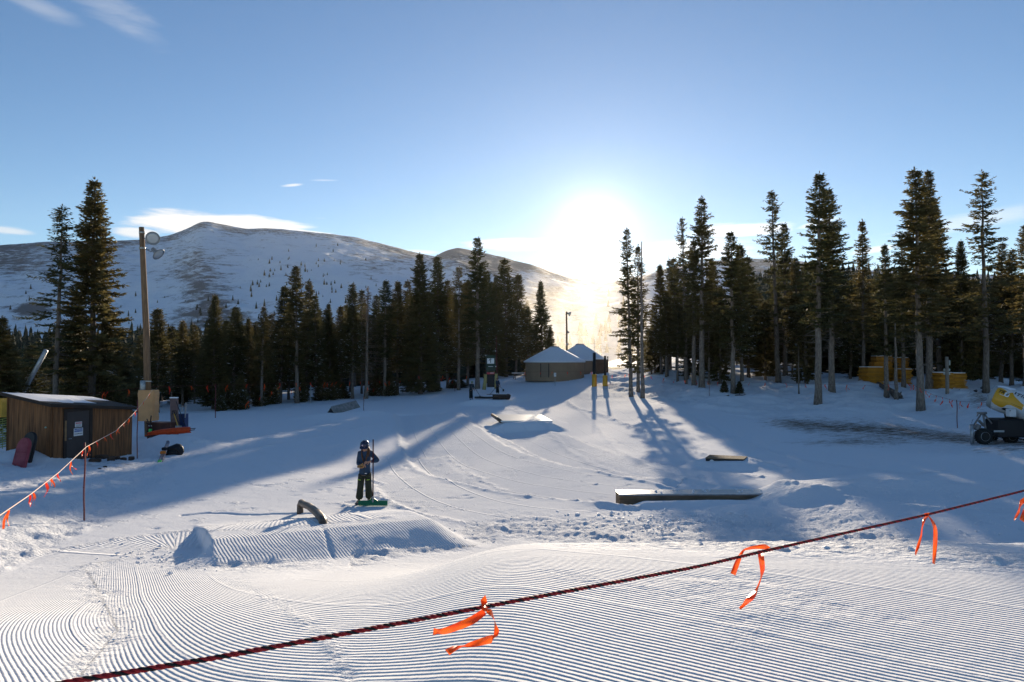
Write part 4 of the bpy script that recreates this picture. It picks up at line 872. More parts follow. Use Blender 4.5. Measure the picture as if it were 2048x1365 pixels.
o = MB(); o.tube([(0, 0, 0), P(372, 806, 34)-P(370, 836, 34)], .03, 7); o.tube([P(358, 813, 34)-P(370, 836, 34), P(373, 812, 34)-P(370, 836, 34)], .02, 6); o.tube([P(364, 813, 34)-P(370, 836, 34), P(364, 824, 34)-P(370, 836, 34)], .02, 6)
tag(o.build('metal_stand', STEEL, loc=P(370, 836, 34)), 'thin grey metal stand with crossbar behind the blue tub', 'stand')
fb = empty('rolled_safety_fence', at(342, 32), R(8), 'bright orange rolled safety fence lying in front of the bin', 'fence roll')
mb = MB()
prof = [(-.98, .05), (-.8, .10), (-.4, .15), (.1, .17), (.6, .17), (.88, .15)]
mb.tube([(x, 0, .12+.08*(x+1)) for x, r_ in prof], [r_ for x, r_ in prof], 12, flat=.9); mb.build('roll', ORG, fb, smooth=True)
for (a, b, r_) in (((-1.0, -.15, .06), (1.0, -.2, .16), .02), ((-.95, -.12, .14), (-.3, -.1, .24), .02), ((.8, 0, .3), (1.13, 0, .33), .02), ((.8, -.05, .22), (1.12, -.06, .27), .02), ((-1.08, -.05, .02), (-.6, -.1, .12), .02)): MB().tube([a, b], r_, 6).build('stake', ORG if r_ and a[0] < 0 else DARK, fb)
# skis standing behind the bin, bag with skis
sk = empty('skis', at(306, 33), 0, 'dark skis with a green tag slumped between pole and bin', 'skis'); MB().tube([(.35, 0, -.05), (0, 0, .5), (-.25, 0, 1.05)], .05, 6, flat=.3).build('ski', BLACK, sk); MB().tube([(.25, .1, -.05), (-.15, .1, .5), (-.1, .1, 1.2)], .05, 6, flat=.3).build('ski', BLACK, sk); MB().box((-.05, -.05, .5), (.14, .06, .14)).build('tag', mat('neon_green', (.08, .6, .12), .5), sk)
bg_ = hit(346, 912); bag = empty('backpack', bg_, R(15), 'plump black backpack lying in the snow with skis beside it', 'backpack'); mb = MB()
prof = [(.05, -.04), (.30, .02), (.36, .16), (.32, .32), (.22, .42), (.08, .47)]; mb.lathe(prof, 16); mb.v = [(x*1.15+.10*z_, y*.75, z_*(1+.12*math.sin(x*9))) for x, y, z_ in mb.v]; mb.build('pack_body', BLACK, bag, smooth=True)
MB().tube([(-.3, -.2, .12), (-.15, -.3, .3), (.1, -.3, .33), (.3, -.22, .14)], .025, 6).build('strap', DARK, bag); MB().box((.05, -.27, .16), (.28, .06, .18), bev=.02).build('pocket', BLACK, bag)
e = hit(320, 925); g = P(337, 884, 29.3); sk2 = empty('skis', e, 0, 'pair of dark skis with green tips propped on the black backpack', 'skis'); t = g-e
for off in (-.045, .05):
    s = MB(); s.tube([Vector((off, 0, 0)), t*.5+Vector((off, 0, .0)), t*.93+Vector((off*.5, 0, .02)), t+Vector((off*.5, -.06, .05))], [.05, .045, .05, .03], 6, flat=.3); s.build('ski', mat('ski_topsheet', (.05, .06, .12), .35, rgb2=(.4, .25, .2), vscale=2.5), sk2)
MB().box((0, -.02, .05), (.13, .06, .16), M=t.to_track_quat('Z', 'Y').to_matrix()).build('tip', mat('neon_green', (.08, .6, .12), .5), sk2)
for k in (.42, .6): MB().box(t*k+Vector((0, -.06, .03)), (.22, .12, .14), bev=.03).build('binding', BLACK if k > .5 else mat('orange_clip', (.7, .2, .03), .5), sk2)
# firewood blocks by the shed corner
for k, (u, v, sx_, sz_, rz_) in enumerate(((190, 921, .38, .15, .3), (203, 916, .40, .20, -.2), (207, 909, .36, .14, .1), (222, 919, .24, .20, .8), (231, 916, .30, .14, .2), (247, 917, .22, .12, -.5), (263, 917, .2, .16, .2), (199, 935, .12, .06, .2), (210, 932, .13, .08, 1.0))):
    p = hit(u, v+3); mb = MB(); mb.box((0, 0, sz_/2-.03+(.13 if k == 2 else 0)), (sx_, sx_*.7, sz_), bev=.02); o = mb.build('wood_block', mat('dark_timber', (.11, .07, .05), .9, var=.45, vscale=7, bump=.6), loc=p); o.rotation_euler[2] = rz_
    tag(o, 'dark chunk of timber lying in the snow below the shed wall', 'wood block', 'timber chunks below the shed wall')

# --- terrain park features
r0_ = P(600, 1004, 17.7); r1_ = P(640, 1036, 15.3); rl = empty('bent_rail', (r0_.x, r0_.y, G(r0_.x, r0_.y)), 0, 'short brown bent tube rail running down to the raked mound', 'rail'); z0 = rl.location
pts = [Vector((r0_.x, r0_.y, z0.z-.25))-z0, r0_-z0+Vector((0, .03, -.12)), r0_-z0+Vector((.05, -.05, -.01)), r0_-z0+Vector((.18, -.3, 0)), P(618, 1013, 16.6)-z0, P(634, 1026, 15.2)-z0, P(642, 1035, 14.5)-z0, P(645, 1040, 14.25)-z0, P(646, 1048, 14.1)-z0, P(646, 1062, 14.1)-z0]
MB().tube(pts[1:], [.085]*8+[.085], 14).build('rail_tube', RAILM, rl, smooth=True); MB().tube([pts[0], pts[1]+Vector((0, 0, .05))], .085, 12).build('leg', RAILM, rl, smooth=True)
lb = empty('long_box', (3.1, 19.2, -4.16), R(1.5), 'long low wooden box feature with pale top beside the right mound', 'box feature')
MB().box((2.35, .28, .14), (4.9, .56, .42), bev=.012).build('side_body', BOXW, lb); MB().box((2.35, .28, .357), (4.92, .6, .02)).build('top_sheet', mat('pale_plastic_sheet', (.72, .70, .66), .25), lb)
MB().box((2.35, -.03, .335), (4.94, .03, .03)).build('edge_rail', STEEL, lb)
for i in range(16):
    p = Vector((rnd.uniform(1.0, 4.6), rnd.uniform(.05, .5), .38)); MB().lathe([(.01, -.02), (rnd.uniform(.02, .05), 0), (.012, .03)], 6, c=p).build('snow_bit', SNOW, lb)
tb_ = empty('flat_box', (-.35, 42.0, G(.9, 42.6)), R(-1), 'flat top box set in the middle mound', 'box feature'); zt = tb_.location.z
hz = max(G(x_, y_) for x_ in (.2, 1.2, 2.2) for y_ in (42.6, 43.6, 44.6))-zt
mb = MB(); mb.prism([(-.35, .35), (2.85, .35), (2.3, 5.0), (-1.1, 5.0)], .10, c=(0, 0, hz-.04)); mb.build('deck', mat('icy_deck', (.75, .74, .72), .3), tb_)
MB().tube([(-.35, .35, hz+.02), (-1.1, 5.0, hz+.03)], .11, 10).build('side_tube', RAILM, tb_, smooth=True)
sb = empty('small_box', (7.35, 26.0, G(7.9, 26.1)-.19), R(-14), 'small dark plywood box with ring emblem on its own little mound', 'box feature')
MB().prism([(0, 0), (1.35, .0), (1.55, .75), (.2, .9)], .26, c=(0, 0, -.04)).build('body', BLACK, sb); MB().prism([(-.02, -.02), (1.37, -.02), (1.57, .77), (.18, .92)], .03, c=(0, 0, .22)).build('top_sheet', BOXW, sb)
ring = MB(); [ring.lathe([(r_, -.002), (r_+.015, 0), (r_, .002)], 20, Matrix.Rotation(math.pi/2, 3, 'X'), (.22, -.006, .10)) for r_ in (.05, .075)]
for a in (0, 2.1, 4.2): ring.tube([(.22, -.008, .10), (.22+.07*math.cos(a), -.008, .10+.07*math.sin(a))], .006, 4)
ring.build('emblem', WHITE, sb)
w0 = P(662, 822, 49.5); w1 = P(712, 812, 52); o = empty('ridge_box', (w0.x, w0.y, G(w0.x, w0.y)), math.atan2(w1.y-w0.y, w1.x-w0.x), 'grey gabled ridge box half buried near the left forest', 'box feature'); Lw = (w1-w0).length
mb = MB(); mb.add([(0, -.42, -.1), (0, .42, -.1), (0, .0, .42), (Lw, -.42, .22), (Lw, .42, .22), (Lw, 0, .72)], [(0, 1, 2), (3, 5, 4), (0, 2, 5, 3), (1, 4, 5, 2), (0, 3, 4, 1)]); mb.build('gable_body', CONC, o)
MB().tube([(0, 0, .43), (Lw, 0, .73)], .03, 6).build('ridge_tube', STEEL, o); MB().add([(-.02, -.30, -.05), (-.02, .3, -.05), (-.02, 0, .33)], [(0, 2, 1)]).build('end_plate', BLACK, o)
p = at(1002, 62.3); o = empty('pipe_feature', p, R(-4), 'thick dark pipe feature with snowy top beside the two far workers', 'pipe feature')
MB().tube([(-.75, 0, .22), (.72, 0, .22), (.85, 0, .18)], [.26, .26, .2], 14).build('pipe', DARK, o, smooth=True); MB().box((-.1, 0, .47), (1.3, .3, .03), bev=.01).build('snow_cap', SNOW, o); MB().box((-1.6, .3, .12), (1.7, .4, .16)).build('deck', BLACK, o)

# --- yurts
def yurt(name_lab, u, d, rad, vb, ve, va, rz, doorang):
    c = Vector(((u-CU)/F*d, d, 0)); zb_ = -(vb-717)/F*(d-rad*.9); ze = -(ve-717)/F*(d-rad); za = -(va-717)/F*d; r = empty('yurt', (c.x, c.y, zb_), 0, name_lab, 'yurt'); ze -= zb_; za -= zb_; n = 48
    mb = MB(); prof = []
    wl = MB(); wl.lathe([(rad, -.5), (rad, ze*.5), (rad, ze)], n); 
    for k in range(24):
        a = 2*math.pi*(k+.5)/24; ca, sa = math.cos(a), math.sin(a); wl.box((ca*(rad+.005), sa*(rad+.005), ze*.5-.1), (.03, .035, ze), rz=a)
    wl.build('wall', CANVAS, r, smooth=False)
    MB().lathe([(rad+.12, ze-.10), (rad+.14, ze-.05), (rad+.1, ze+.06), (rad-.1, ze+.08)], n).build('eave_band', mat('grey_valance', (.32, .31, .31), .8), r, smooth=True)
    rf_ = MB(); pr = [(rad+.20, ze-.02), (rad+.24, ze+.05), (rad+.12, ze+.17)]
    for k in range(1, 9):
        t = k/9; pr.append(((rad+.1)*(1-t)+.5*t, ze+.16+(za-ze-.30)*t+.05*math.sin(t*3.1)))
    pr += [(.52, za-.10), (.36, za-.02), (.02, za)]
    rf_.lathe(pr, n); o = rf_.build('roof', SNOW, r, smooth=True); MB().lathe([(.62, za-.22), (.64, za-.14), (.50, za-.05), (.40, za-.03)], 24).build('crown_ring', mat('grey_valance', (.32, .31, .31), .8), o, smooth=True)
    a = doorang; cx_, cy_ = math.cos(a)*(rad+.03), math.sin(a)*(rad+.03); dd = MB(); dd.box((cx_, cy_, ze*.44), (.08, .95, ze*.9), rz=a); dr_ = dd.build('door', mat('yurt_door', (.27, .20, .14), .8), r)
    fr = MB(); [fr.box((cx_-math.sin(a)*s*.52+.01*math.cos(a), cy_+math.cos(a)*s*.52, ze*.45), (.11, .07, ze*.92), rz=a) for s in (-1, 1)]; fr.build('door_frame', DARK, r); return r
yurt('front taupe yurt with snow covered conical roof and door at its left', 1109, 87, 3.72, 755, 725, 692.5, 0, R(-112))
yurt('rear yurt partly hidden behind the front one', 1160, 97, 3.70, 750, 722, 687.5, 0, R(-60))
c = at(1201, 90); an = empty('wooden_annex', c, R(4), 'brown boxy entry annex attached to the right of the rear yurt', 'annex'); hh = -(717-717)/F*90-c.z
mb = MB(); mb.box((0, 0, hh/2-.2), (1.5, 1.6, hh+.1)); 
for k in range(9): mb.box((-.7+k*.175, -.803, hh/2-.2), (.02, .01, hh+.08))
mb.build('wall', mat('brown_plank_wall', (.15, .085, .055), .85, var=.3, vscale=3), an); MB().box((0, -.02, hh-.08), (1.66, 1.8, .06)).build('roof', SNOW, an); MB().box((.78, -.85, hh/2), (.13, .13, hh+.5)).build('post', DARK, an)
def pt(u, v, d): return P(u, v, d)
for (u, vt, d, gp, lab) in ((1188.5, 681, 73, (749, 770), 'tall dark post with thin antenna and yellow padded foot before the yurts'), (1210, 712, 72, (751, 772.5), 'shorter dark post with yellow padded foot right of the tall one')):
    b = at(u, d); o = empty('gate_post', b, 0, lab, 'gate post'); f = lambda v: -(v-717)/F*d-b.z
    MB().tube([(0, 0, -.4), (0, 0, f(706 if u < 1200 else vt))], .16 if u < 1200 else .12, 10).build('post', BLACK if u < 1200 else DARK, o, smooth=True)
    if u < 1200: MB().tube([(0, 0, f(706)), (0, 0, f(vt))], .025, 6).build('antenna', STEEL, o)
    hh = f(gp[0]); MB().lathe([(.26, -.2), (.27, .05), (.265, hh*.5), (.27, hh-.03), (.22, hh)], 14).build('pad', YEL, o, smooth=True)
a_, b_ = at(1188.5, 73), at(1210, 72); o = MB().tube([Vector((0, 0, 0)), P(1210, 755, 72)-P(1188.5, 754, 73)], .045, 8).build('gate_bar', STEEL, loc=P(1188.5, 754, 73)); tag(o, 'thin grey crossbar between the two yellow padded posts', 'bar')
def small_sign(u, vb, vt, d, w_, h_, label, arrow=False):
    b = at(u, d); zt_ = -(vt-717)/F*d-b.z; o = empty('sign_post', b, 0, label, 'sign'); MB().tube([(0, 0, -.3), (0, 0, zt_)], .03, 6).build('post', STEEL, o); p = MB().box((0, -.04, zt_-h_/2), (w_, .02, h_)).build('sign_board', WHITE, o)
    m = frame4((0, -.052, zt_-h_/2), (1, 0, 0), (0, 0, 1)); text('!', h_*.8, INK, p, m); return o
small_sign(1110, 768, 746, 78, .26, .44, 'tiny white sign on a thin stake in front of the front yurt')
o = empty('picnic_table', at(1039, 93), R(10), 'snow topped picnic table left of the front yurt', 'table'); MB().box((0, 0, .78), (2.0, .8, .10)).build('tabletop', SNOW, o); MB().box((0, 0, .71), (1.95, .78, .05)).build('top_planks', POLEW, o)
for s in (-1, 1): MB().box((0, s*.75, .44), (1.9, .28, .06)).build('bench', POLEW, o)
for s in (-1, 1):
    for t in (-1, 1): MB().tube([(s*.7, t*.75, -.1), (s*.7, t*.2, .72)], .05, 6).build('leg', POLEW, o)
# --- trail gate with sign
d = 72; gb = at(982, d); tg = empty('trail_gate', gb, 0, 'trail entrance gate with arrow sign, red banner and two yellow padded legs', 'gate'); f = lambda u, v, dd=0: P(u, v, d+dd)-gb
for (u, v0, v1, bend) in ((971, 776, 749, -2), (992.5, 774, 748, 0)):
    mb = MB(); mb.tube([f(u+bend*1.5, v0+4), f(u+bend*.3, (v0+v1)/2), f(u, v1)], [.21, .19, .17], 10); o = mb.build('padded_leg', mat('pale_yellow_vinyl', (.42, .34, .13), .6, var=.2), tg, smooth=True)
MB().box(f(981.5, 762), (.78, .05, 1.35)).build('dark_panel', BLACK, tg); MB().box(f(981.5, 727), (.95, .06, 1.7)).build('sign_back', DKG, tg)
s = MB().box(f(981.3, 722.5, -.06), (.74, .03, .56)).build('arrow_sign', WHITE, tg); text('\u2191', .62, INK, s, frame4(f(981.3, 722.5, -.085), (1, 0, 0), (0, 0, 1)), bold=.012)
MB().box(f(981.3, 733.5, -.05), (.5, .01, .05)).build('faint_text_line', WHITE, tg)
bn = MB().box(f(981.5, 747, -.07), (.80, .04, .19)).build('banner', REDS, tg); MB().box(f(984, 746.5, -.1), (.40, .01, .05)).build('banner_text', WHITE, bn)
MB().tube([f(994.5, 778), f(993, 716), f(992.5, 672)], [.045, .04, .03], 8).build('tall_pole', REDP, tg)
lp_ = MB(); [lp_.lathe([(.01, -.07), (.06, -.03), (.07, 0), (.05, .05), (.01, .07)], 10, c=f(u, v, -.1)) for (u, v) in ((971.5, 711.5), (991, 702.5), (991.5, 733.5))]; lp_.build('lamp', WHITE, tg, smooth=True)

# --- snow gun
gb = at(1990, 30.2); sg = empty('snow_gun', gb, 0, 'yellow and white fan snow gun on a wheeled black carriage', 'snow gun'); f = lambda u, v, dd=0: P(u, v, 30.2+dd)-gb
ax0, ax1 = f(1984, 793, .45), f(2125, 838, -1.35); axd = (ax1-ax0); Lb = axd.length; M3 = axd.to_track_quat('Z', 'Y').to_matrix()
GY = mat('snow_gun_yellow', (.72, .36, .02), .35, var=.08, coat=.3); GW = mat('snow_gun_white', (.66, .67, .68), .35, var=.06)
rb = .575
body = MB(); body.lathe([(rb*.80, .0), (rb*.86, .02), (rb*.97, .22), (rb*1.0, .5), (rb*1.0, 1.25), (rb*1.06, 1.45), (rb*1.13, 1.6), (rb*1.13, 1.75), (rb*1.0, 1.95), (rb*.97, Lb)], 40, M3, ax0); bar = body.build('barrel', GW, sg, smooth=True)
rim = MB(); rim.lathe([(rb*.80, -.04), (rb*.85, -.05), (rb*.88, .02), (rb*.95, .14), (rb*.90, .14)], 40, M3, ax0); rim.build('mouth_rim', mat('grey_rim', (.33, .35, .36), .4), bar, smooth=True)
MB().lathe([(rb*.78, .01), (rb*.3, .02), (.02, .02)], 30, M3, ax0).build('mouth_grille', BLACK, bar)
MB().lathe([(rb*1.14, 1.56), (rb*1.17, 1.6), (rb*1.17, 1.7), (rb*1.14, 1.74)], 40, M3, ax0).build('intake_ring', WHITE, bar, smooth=True)
# skin panel: angle around axis measured from the side facing the camera, towards the top
Zx = axd.normalized(); side = Vector((0, -1, 0)); side = (side-Zx*side.dot(Zx)).normalized(); upv = side.cross(Zx) 
if upv.z < 0: upv = -upv
def on(s, a, o=.006): return ax0+Zx*s+(side*math.cos(a)+upv*math.sin(a))*((rb*(.86+.11*min(1, s/.22)) if s < .22 else rb*(.97+.03*min(1, (s-.22)/.28)))+o)
def wrap(pts, m, name, par, o=.006, nn=14):
    # pts: list of (s, a_low, a_high)
    mb = MB(); k = 10
    ss = np.linspace(pts[0][0], pts[-1][0], nn*2); lo = np.interp(ss, [p[0] for p in pts], [p[1] for p in pts]); hi = np.interp(ss, [p[0] for p in pts], [p[2] for p in pts])
    for i in range(len(ss)):
        for j in range(k+1): mb.v.append(tuple(on(ss[i], lo[i]+(hi[i]-lo[i])*j/k, o)))
    mb.n = len(mb.v); mb.f = [(i*(k+1)+j, (i+1)*(k+1)+j, (i+1)*(k+1)+j+1, i*(k+1)+j+1) for i in range(len(ss)-1) for j in range(k)]; mb.m = [0]*len(mb.f); return mb.build(name, m, par, smooth=True)
wrap([(.08, -.55, .62), (.25, -.75, .78), (.45, -.85, .62), (.60, -.85, .40), (.72, -.50, .62), (.85, -.42, .30), (1.15, -.50, -.02), (1.42, -.62, -.22)], GY, 'yellow_panel', bar)
wrap([(.10, .72, 1.9), (.4, .80, 2.0), (.62, .70, 2.0), (.75, .95, 2.0)], SNOW, 'snow_cap', bar, .03)
wrap([(.58, -.98, -.92), (.64, -1.02, -.80), (.85, -1.0, -.72), (.92, -.86, -.74)], BLACK, 'vent', bar, .012)
wrap([(.80, .48, .78), (.84, .48, .78)], BLACK, 'latch', bar, .012)
def letter(s, sz, m, ss, aa, sh=.3, bold=.004):
    p = on(ss, aa, .022); nrm = (side*math.cos(aa)+upv*math.sin(aa)); X = Zx; Y = nrm.cross(X); return text(s, sz, m, bar, frame4(p, X, Y), shear=sh, bold=bold)
letter('TR', .21, INK, .34, .34); 
wrap([(.49, .12, .42), (.54, .06, .44), (.62, .06, .40), (.66, .10, .34)], WHITE, 'badge', bar, .012)
letter('8', .17, INK, .575, .24); letter('T18', .24, INK, 1.06, .50, .2); letter('*', .30, INK, 1.36, .38, 0)
MB().tube([on(.32, .12, .012), on(.50, .09, .012)], .012, 4).build('underline', WHITE, bar); 
wrap([(.86, -.30, -.285), (1.3, -.40, -.375)], BLACK, 'script_line', bar, .010)
hb = MB().box(f(2022, 826, -.65), (.30, .25, .34), rz=.05, bev=.02).build('control_box', GW, sg); MB().box(f(2020.5, 822, -.79), (.05, .02, .03)).build('knob', BLACK, hb)
yk = MB(); yk.add([f(2008, 828, -.2), f(2048, 842, -.2), f(2060, 870, -.2), f(2010, 842, -.2), f(2008, 828, .3), f(2048, 842, .3), f(2060, 870, .3), f(2010, 842, .3)], [(0, 1, 2, 3), (7, 6, 5, 4), (0, 4, 5, 1), (1, 5, 6, 2), (2, 6, 7, 3), (3, 7, 4, 0)]); yk.build('yoke', BLACK, sg)
cb_ = MB().box(f(2036, 855.5, -.25), (2.3, .9, .80), bev=.06).build('cabinet', BLACK, sg); MB().box(f(1998, 863, -.705), (.45, .012, .08)).build('label_strip', mat('grey_label', (.4, .4, .4), .5), cb_)
MB().tube([f(1948, 866, -.2), f(2120, 872, -.4)], .045, 8).build('chassis_beam', STEEL, sg); MB().tube([f(1956, 866, .5), f(2120, 872, .4)], .045, 8).build('chassis_beam', STEEL, sg)
af = MB(); 
for dd in (-.3, .25):
    af.tube([f(1964, 826, 0), f(1947, 852, dd)], .035, 7); af.tube([f(1966, 826, 0), f(1972, 864, dd)], .045, 7); af.tube([f(1968, 828, 0), f(1984, 848, dd)], .035, 7)
af.tube([f(1955, 826.5, -.1), f(1973, 826.5, -.1)], .05, 8); af.tube([f(1957, 826, -.15), f(1954, 833, -.2)], .03, 6); af.tube([f(1958, 842, -.2), f(1968, 852, -.2)], .06, 7); af.build('lifting_frame', mat('worn_grey_steel', (.26, .24, .23), .55, metal=.4, var=.3), sg)
jk = MB(); jk.tube([f(1943, 849, -.5), f(1945, 891, -.5)], .075, 10); jk.tube([f(1943, 847, -.5), f(1945, 840, -.5), f(1947, 840, -.5)], .015, 5); jk.tube([f(1945, 868, -.5), f(1956, 868, -.4)], .04, 6); jk.build('jack_leg', STEEL, sg, smooth=True)
MB().tube([f(1952, 860, -.4), f(1957, 850, -.4)], .13, 9).build('winch', mat('worn_grey_steel', (.26, .24, .23), .55), sg)
def wheel(u, v, dd, rr, steer):
    M3_ = Matrix.Rotation(steer, 3, 'Z') @ Matrix.Rotation(math.pi/2, 3, 'X'); c_ = f(u, v, dd); t = MB()
    t.lathe([(rr*.58, -.13), (rr*.9, -.14), (rr*.99, -.10), (rr, -.06), (rr, .06), (rr*.99, .10), (rr*.9, .14), (rr*.58, .13)], 32, M3_, c_)
    for k in range(20):
        a = 2*math.pi*k/20; t.box(c_+M3_ @ Vector((rr*math.cos(a), rr*math.sin(a), 0)), (.03, .04, .24), M=M3_ @ Matrix.Rotation(a, 3, 'Z'))
    w_ = t.build('wheel', RUB, sg); rm = MB(); rm.lathe([(rr*.60, .125), (rr*.56, .14), (rr*.50, .08), (rr*.22, .07), (rr*.2, .12), (.02, .125)], 26, M3_, c_)
    rm.build('rim', mat('wheel_rim', (.48, .48, .47), .4, metal=.5), w_, smooth=False); hb_ = MB(); [hb_.lathe([(.016, .07), (.016, .10), (.004, .105)], 6, M3_, c_+M3_ @ Vector((rr*.36*math.cos(a), rr*.36*math.sin(a), 0))) for a in np.linspace(0, 5.03, 5)]; hb_.build('lug_nut', STEEL, w_)
wheel(1967, 873, -.55, .335, 0.0); wheel(1978, 872, .75, .335, .0); wheel(2021, 873, -.1, .30, 0); wheel(2110, 875, -.5, .335, 0)
MB().tube([f(2038, 878, -.5), f(2062, 882, -.6), f(2120, 884, -.6)], .035, 7).build('hose', BLACK, sg)

# --- pad stacks on the right bank
PADM = [mat('yellow_pad_vinyl', (.70, .31, .03), .6, var=.3, vscale=2), mat('golden_pad_vinyl', (.58, .25, .03), .6, var=.3, vscale=2)]
def stack(u0, u1, vb, vt, d, n, dep, rz, lab, mi=0, snow=True):
    x0, x1 = (u0-CU)/F*d, (u1-CU)/F*d; zb_ = -(vb-717)/F*d; zt_ = -(vt-717)/F*d; w_ = x1-x0; zg = min(G(x0, d+.2), G(x1, d+.2), G(x0, d+dep), G(x1, d+dep))-.02; h_ = (zt_-zb_)/n; n += max(0, int(math.ceil((zb_-zg)/h_))); zb_ = zt_-n*h_
    for k in range(n):
        mb = MB(); ww = w_*rnd.uniform(.86, 1.06); mb.box((0, 0, h_*.5), (ww, dep, h_*.80), bev=min(.03, h_*.3))
        o = mb.build('foam_pad', PADM[(mi+(k % 3 == 0)) % 2], loc=((x0+x1)/2+rnd.uniform(-.10, .10), d+dep/2+rnd.uniform(-.1, .1), zb_+h_*k)); o.rotation_euler = (0, rnd.uniform(-.008, .008), rz+rnd.uniform(-.05, .05))
        top = k == n-1; tag(o, ('snow dusted top pad of ' if top and snow else 'top pad of ' if top else 'flat yellow foam pad inside ')+lab, 'pad', 'yellow foam pads in '+lab)
        if top and snow:
            s_ = MB(); s_.box((0, .05, h_*.5+h_*.47+.03), (ww*.97, dep*.9, .07), bev=.03); s_.build('snow_cap', SNOW, o)
stack(1731, 1768, 752, 735, 61, 6, 1.4, .10, 'the low stack at the far left of the pile')
stack(1753, 1788, 744, 713, 64, 11, 1.3, -.12, 'the tallest stack behind two thin trunks')
stack(1786, 1819, 740, 716, 66, 9, 1.2, .05, 'the tall stack beside the huge spruce trunk', 1)
stack(1801, 1824, 748, 739, 62, 3, 1.2, .0, 'the small low stack left of the huge trunk')
stack(1876, 1907, 764, 746, 55, 7, 1.4, .15, 'the left stack behind the grey post', 1); stack(1905, 1935, 765, 747, 56, 7, 1.3, -.12, 'the stack right of the grey post', 0)
p = at(1893, 52); o = empty('wooden_post', p, 0, 'short grey wooden post with two electrical boxes on the right bank', 'post'); f = lambda u, v, dd=0: P(u, v, 52+dd)-p
MB().tube([(0, 0, -.3), (0.02, 0, .7), f(1893.5, 714)], [.13, .125, .115], 12).build('post', mat('grey_post_wood', (.27, .23, .19), .9, var=.3, vscale=4), o, smooth=True)
for (u, v, w_, h_) in ((1893.5, 740, .46, .17), (1893.5, 747.5, .46, .18), (1898.5, 726, .10, .38)): MB().box(f(u, v, .12), (w_, .16, h_), bev=.02).build('electrical_box', mat('pale_box', (.45, .48, .42), .6), o)
# fallen logs, stumps, rocks
def log(u0, v0, u1, v1, d, r_, lab, d2=None, rough_end=False):
    a, b = hit(u0, v0, 30)+Vector((0, 0, r_*.3)), hit(u1, v1, 30)+Vector((0, 0, r_*.4)); pts = [(b-a)*t+Vector((0, rnd.uniform(-.05, .05), rnd.uniform(-.04, .04))) for t in np.linspace(0, 1, 7)]
    o = MB().tube(pts, [r_*.6+r_*.4*k/6 for k in range(7)], 9).build('fallen_log', BARK, loc=a, smooth=True); tag(o, lab, 'log')
    if rough_end:
        rt = MB()
        for k in range(14):
            aa = rnd.random()*6.28; rt.tube([pts[-1], pts[-1]+Vector((.15+.1*rnd.random(), .3*math.cos(aa), .42*math.sin(aa)))], [.14, .03], 5)
        rt.build('root_plate', BARK, o)
log(1756, 770, 1796, 797, 50, .30, 'big fallen log with root plate behind two thin trunks', 48, True); log(1731, 770, 1752, 767, 52, .12, 'short grey split log lying on the bank left of the big log'); log(1722, 770, 1728, 773, 52, .08, 'small end of wood left of the short split log')
log(1722, 805, 1754, 806, 42, .035, 'thin straight stick lying on the snow of the right bank'); log(1470, 792, 1493, 791, 52, .05, 'short stick lying beside the dark trunked spruce'); log(1443, 794, 1458, 792, 53, .05, 'thin branch lying at the foot of the dark trunked spruce')
log(1560, 733, 1612, 727, 72, .06, 'long dead branch under the trees behind the right bank'); log(1940, 765, 1962, 757, 52, .10, 'broken branch heap beside the thick grey trunk')
ROCK = mat('dark_rock', (.06, .05, .045), .9, var=.4, vscale=6, bump=.6)
for i in range(30):
    u, v = (rnd.gauss(1962, 18), rnd.gauss(799, 17)) if i < 30 else (rnd.uniform(1970, 2030), rnd.uniform(900, 906))
    p = hit(u, v, 20); s = rnd.uniform(.05, .17); mb = MB(); mb.lathe([(.3*s, -.5*s), (s, 0), (.8*s, .45*s), (.2*s, .6*s)], 7); mb.v = [(x*(1+rnd.uniform(-.3, .3)), y*(1+rnd.uniform(-.3, .3)), z_) for x, y, z_ in mb.v]
    tag(mb.build('rock', ROCK, loc=p), 'dark rock poking through the snow left of the snow gun', 'rock', 'rocks on the bank by the snow gun')
# snow crumbs
mb = MB()
def crumb(u, v, s):
    p = hit(u, v, 1.5, 60); b = [(x*s*rnd.uniform(.6, 1.2)+p.x, y*s*rnd.uniform(.6, 1.2)+p.y, z_*s*rnd.uniform(.5, 1.1)+p.z+s*.25) for x, y, z_ in ((1, 0, 0), (0, 1, 0), (-1, 0, 0), (0, -1, 0), (.6, .6, .6), (-.6, .6, .6), (-.6, -.6, .6), (.6, -.6, .6), (0, 0, .9))]
    mb.add(b, [(0, 1, 4), (1, 5, 4), (1, 2, 5), (2, 6, 5), (2, 3, 6), (3, 7, 6), (3, 0, 7), (0, 4, 7), (4, 5, 8), (5, 6, 8), (6, 7, 8), (7, 4, 8)])
for i in range(240): crumb(rnd.gauss(1330, 70), rnd.gauss(1043, 9), rnd.uniform(.015, .05))
for i in range(130): crumb(rnd.uniform(900, 1500), rnd.gauss(1055, 14), rnd.uniform(.01, .035))
for i in range(200): crumb(rnd.uniform(1480, 2040), rnd.gauss(1045, 25), rnd.uniform(.01, .035))
for i in range(150): crumb(rnd.gauss(330, 50), rnd.gauss(1118, 9), rnd.uniform(.008, .03))
for i in range(40): crumb(rnd.gauss(225, 18)+0, rnd.gauss(1225, 30), rnd.uniform(.006, .02))
for (u, v, s) in ((320, 1096, .06), (235, 1110, .055), (1155, 1031, .07), (1197, 1031, .06), (1223, 1029, .075), (1115, 1025, .05), (1170, 1042, .06), (340, 1150, .05), (1385, 951, .06), (1395, 951, .06)): crumb(u, v, s)
tag(mb.build('snow_crumbs', SNOW), 'loose crumbs and clods of snow strewn over the run', kind='stuff')
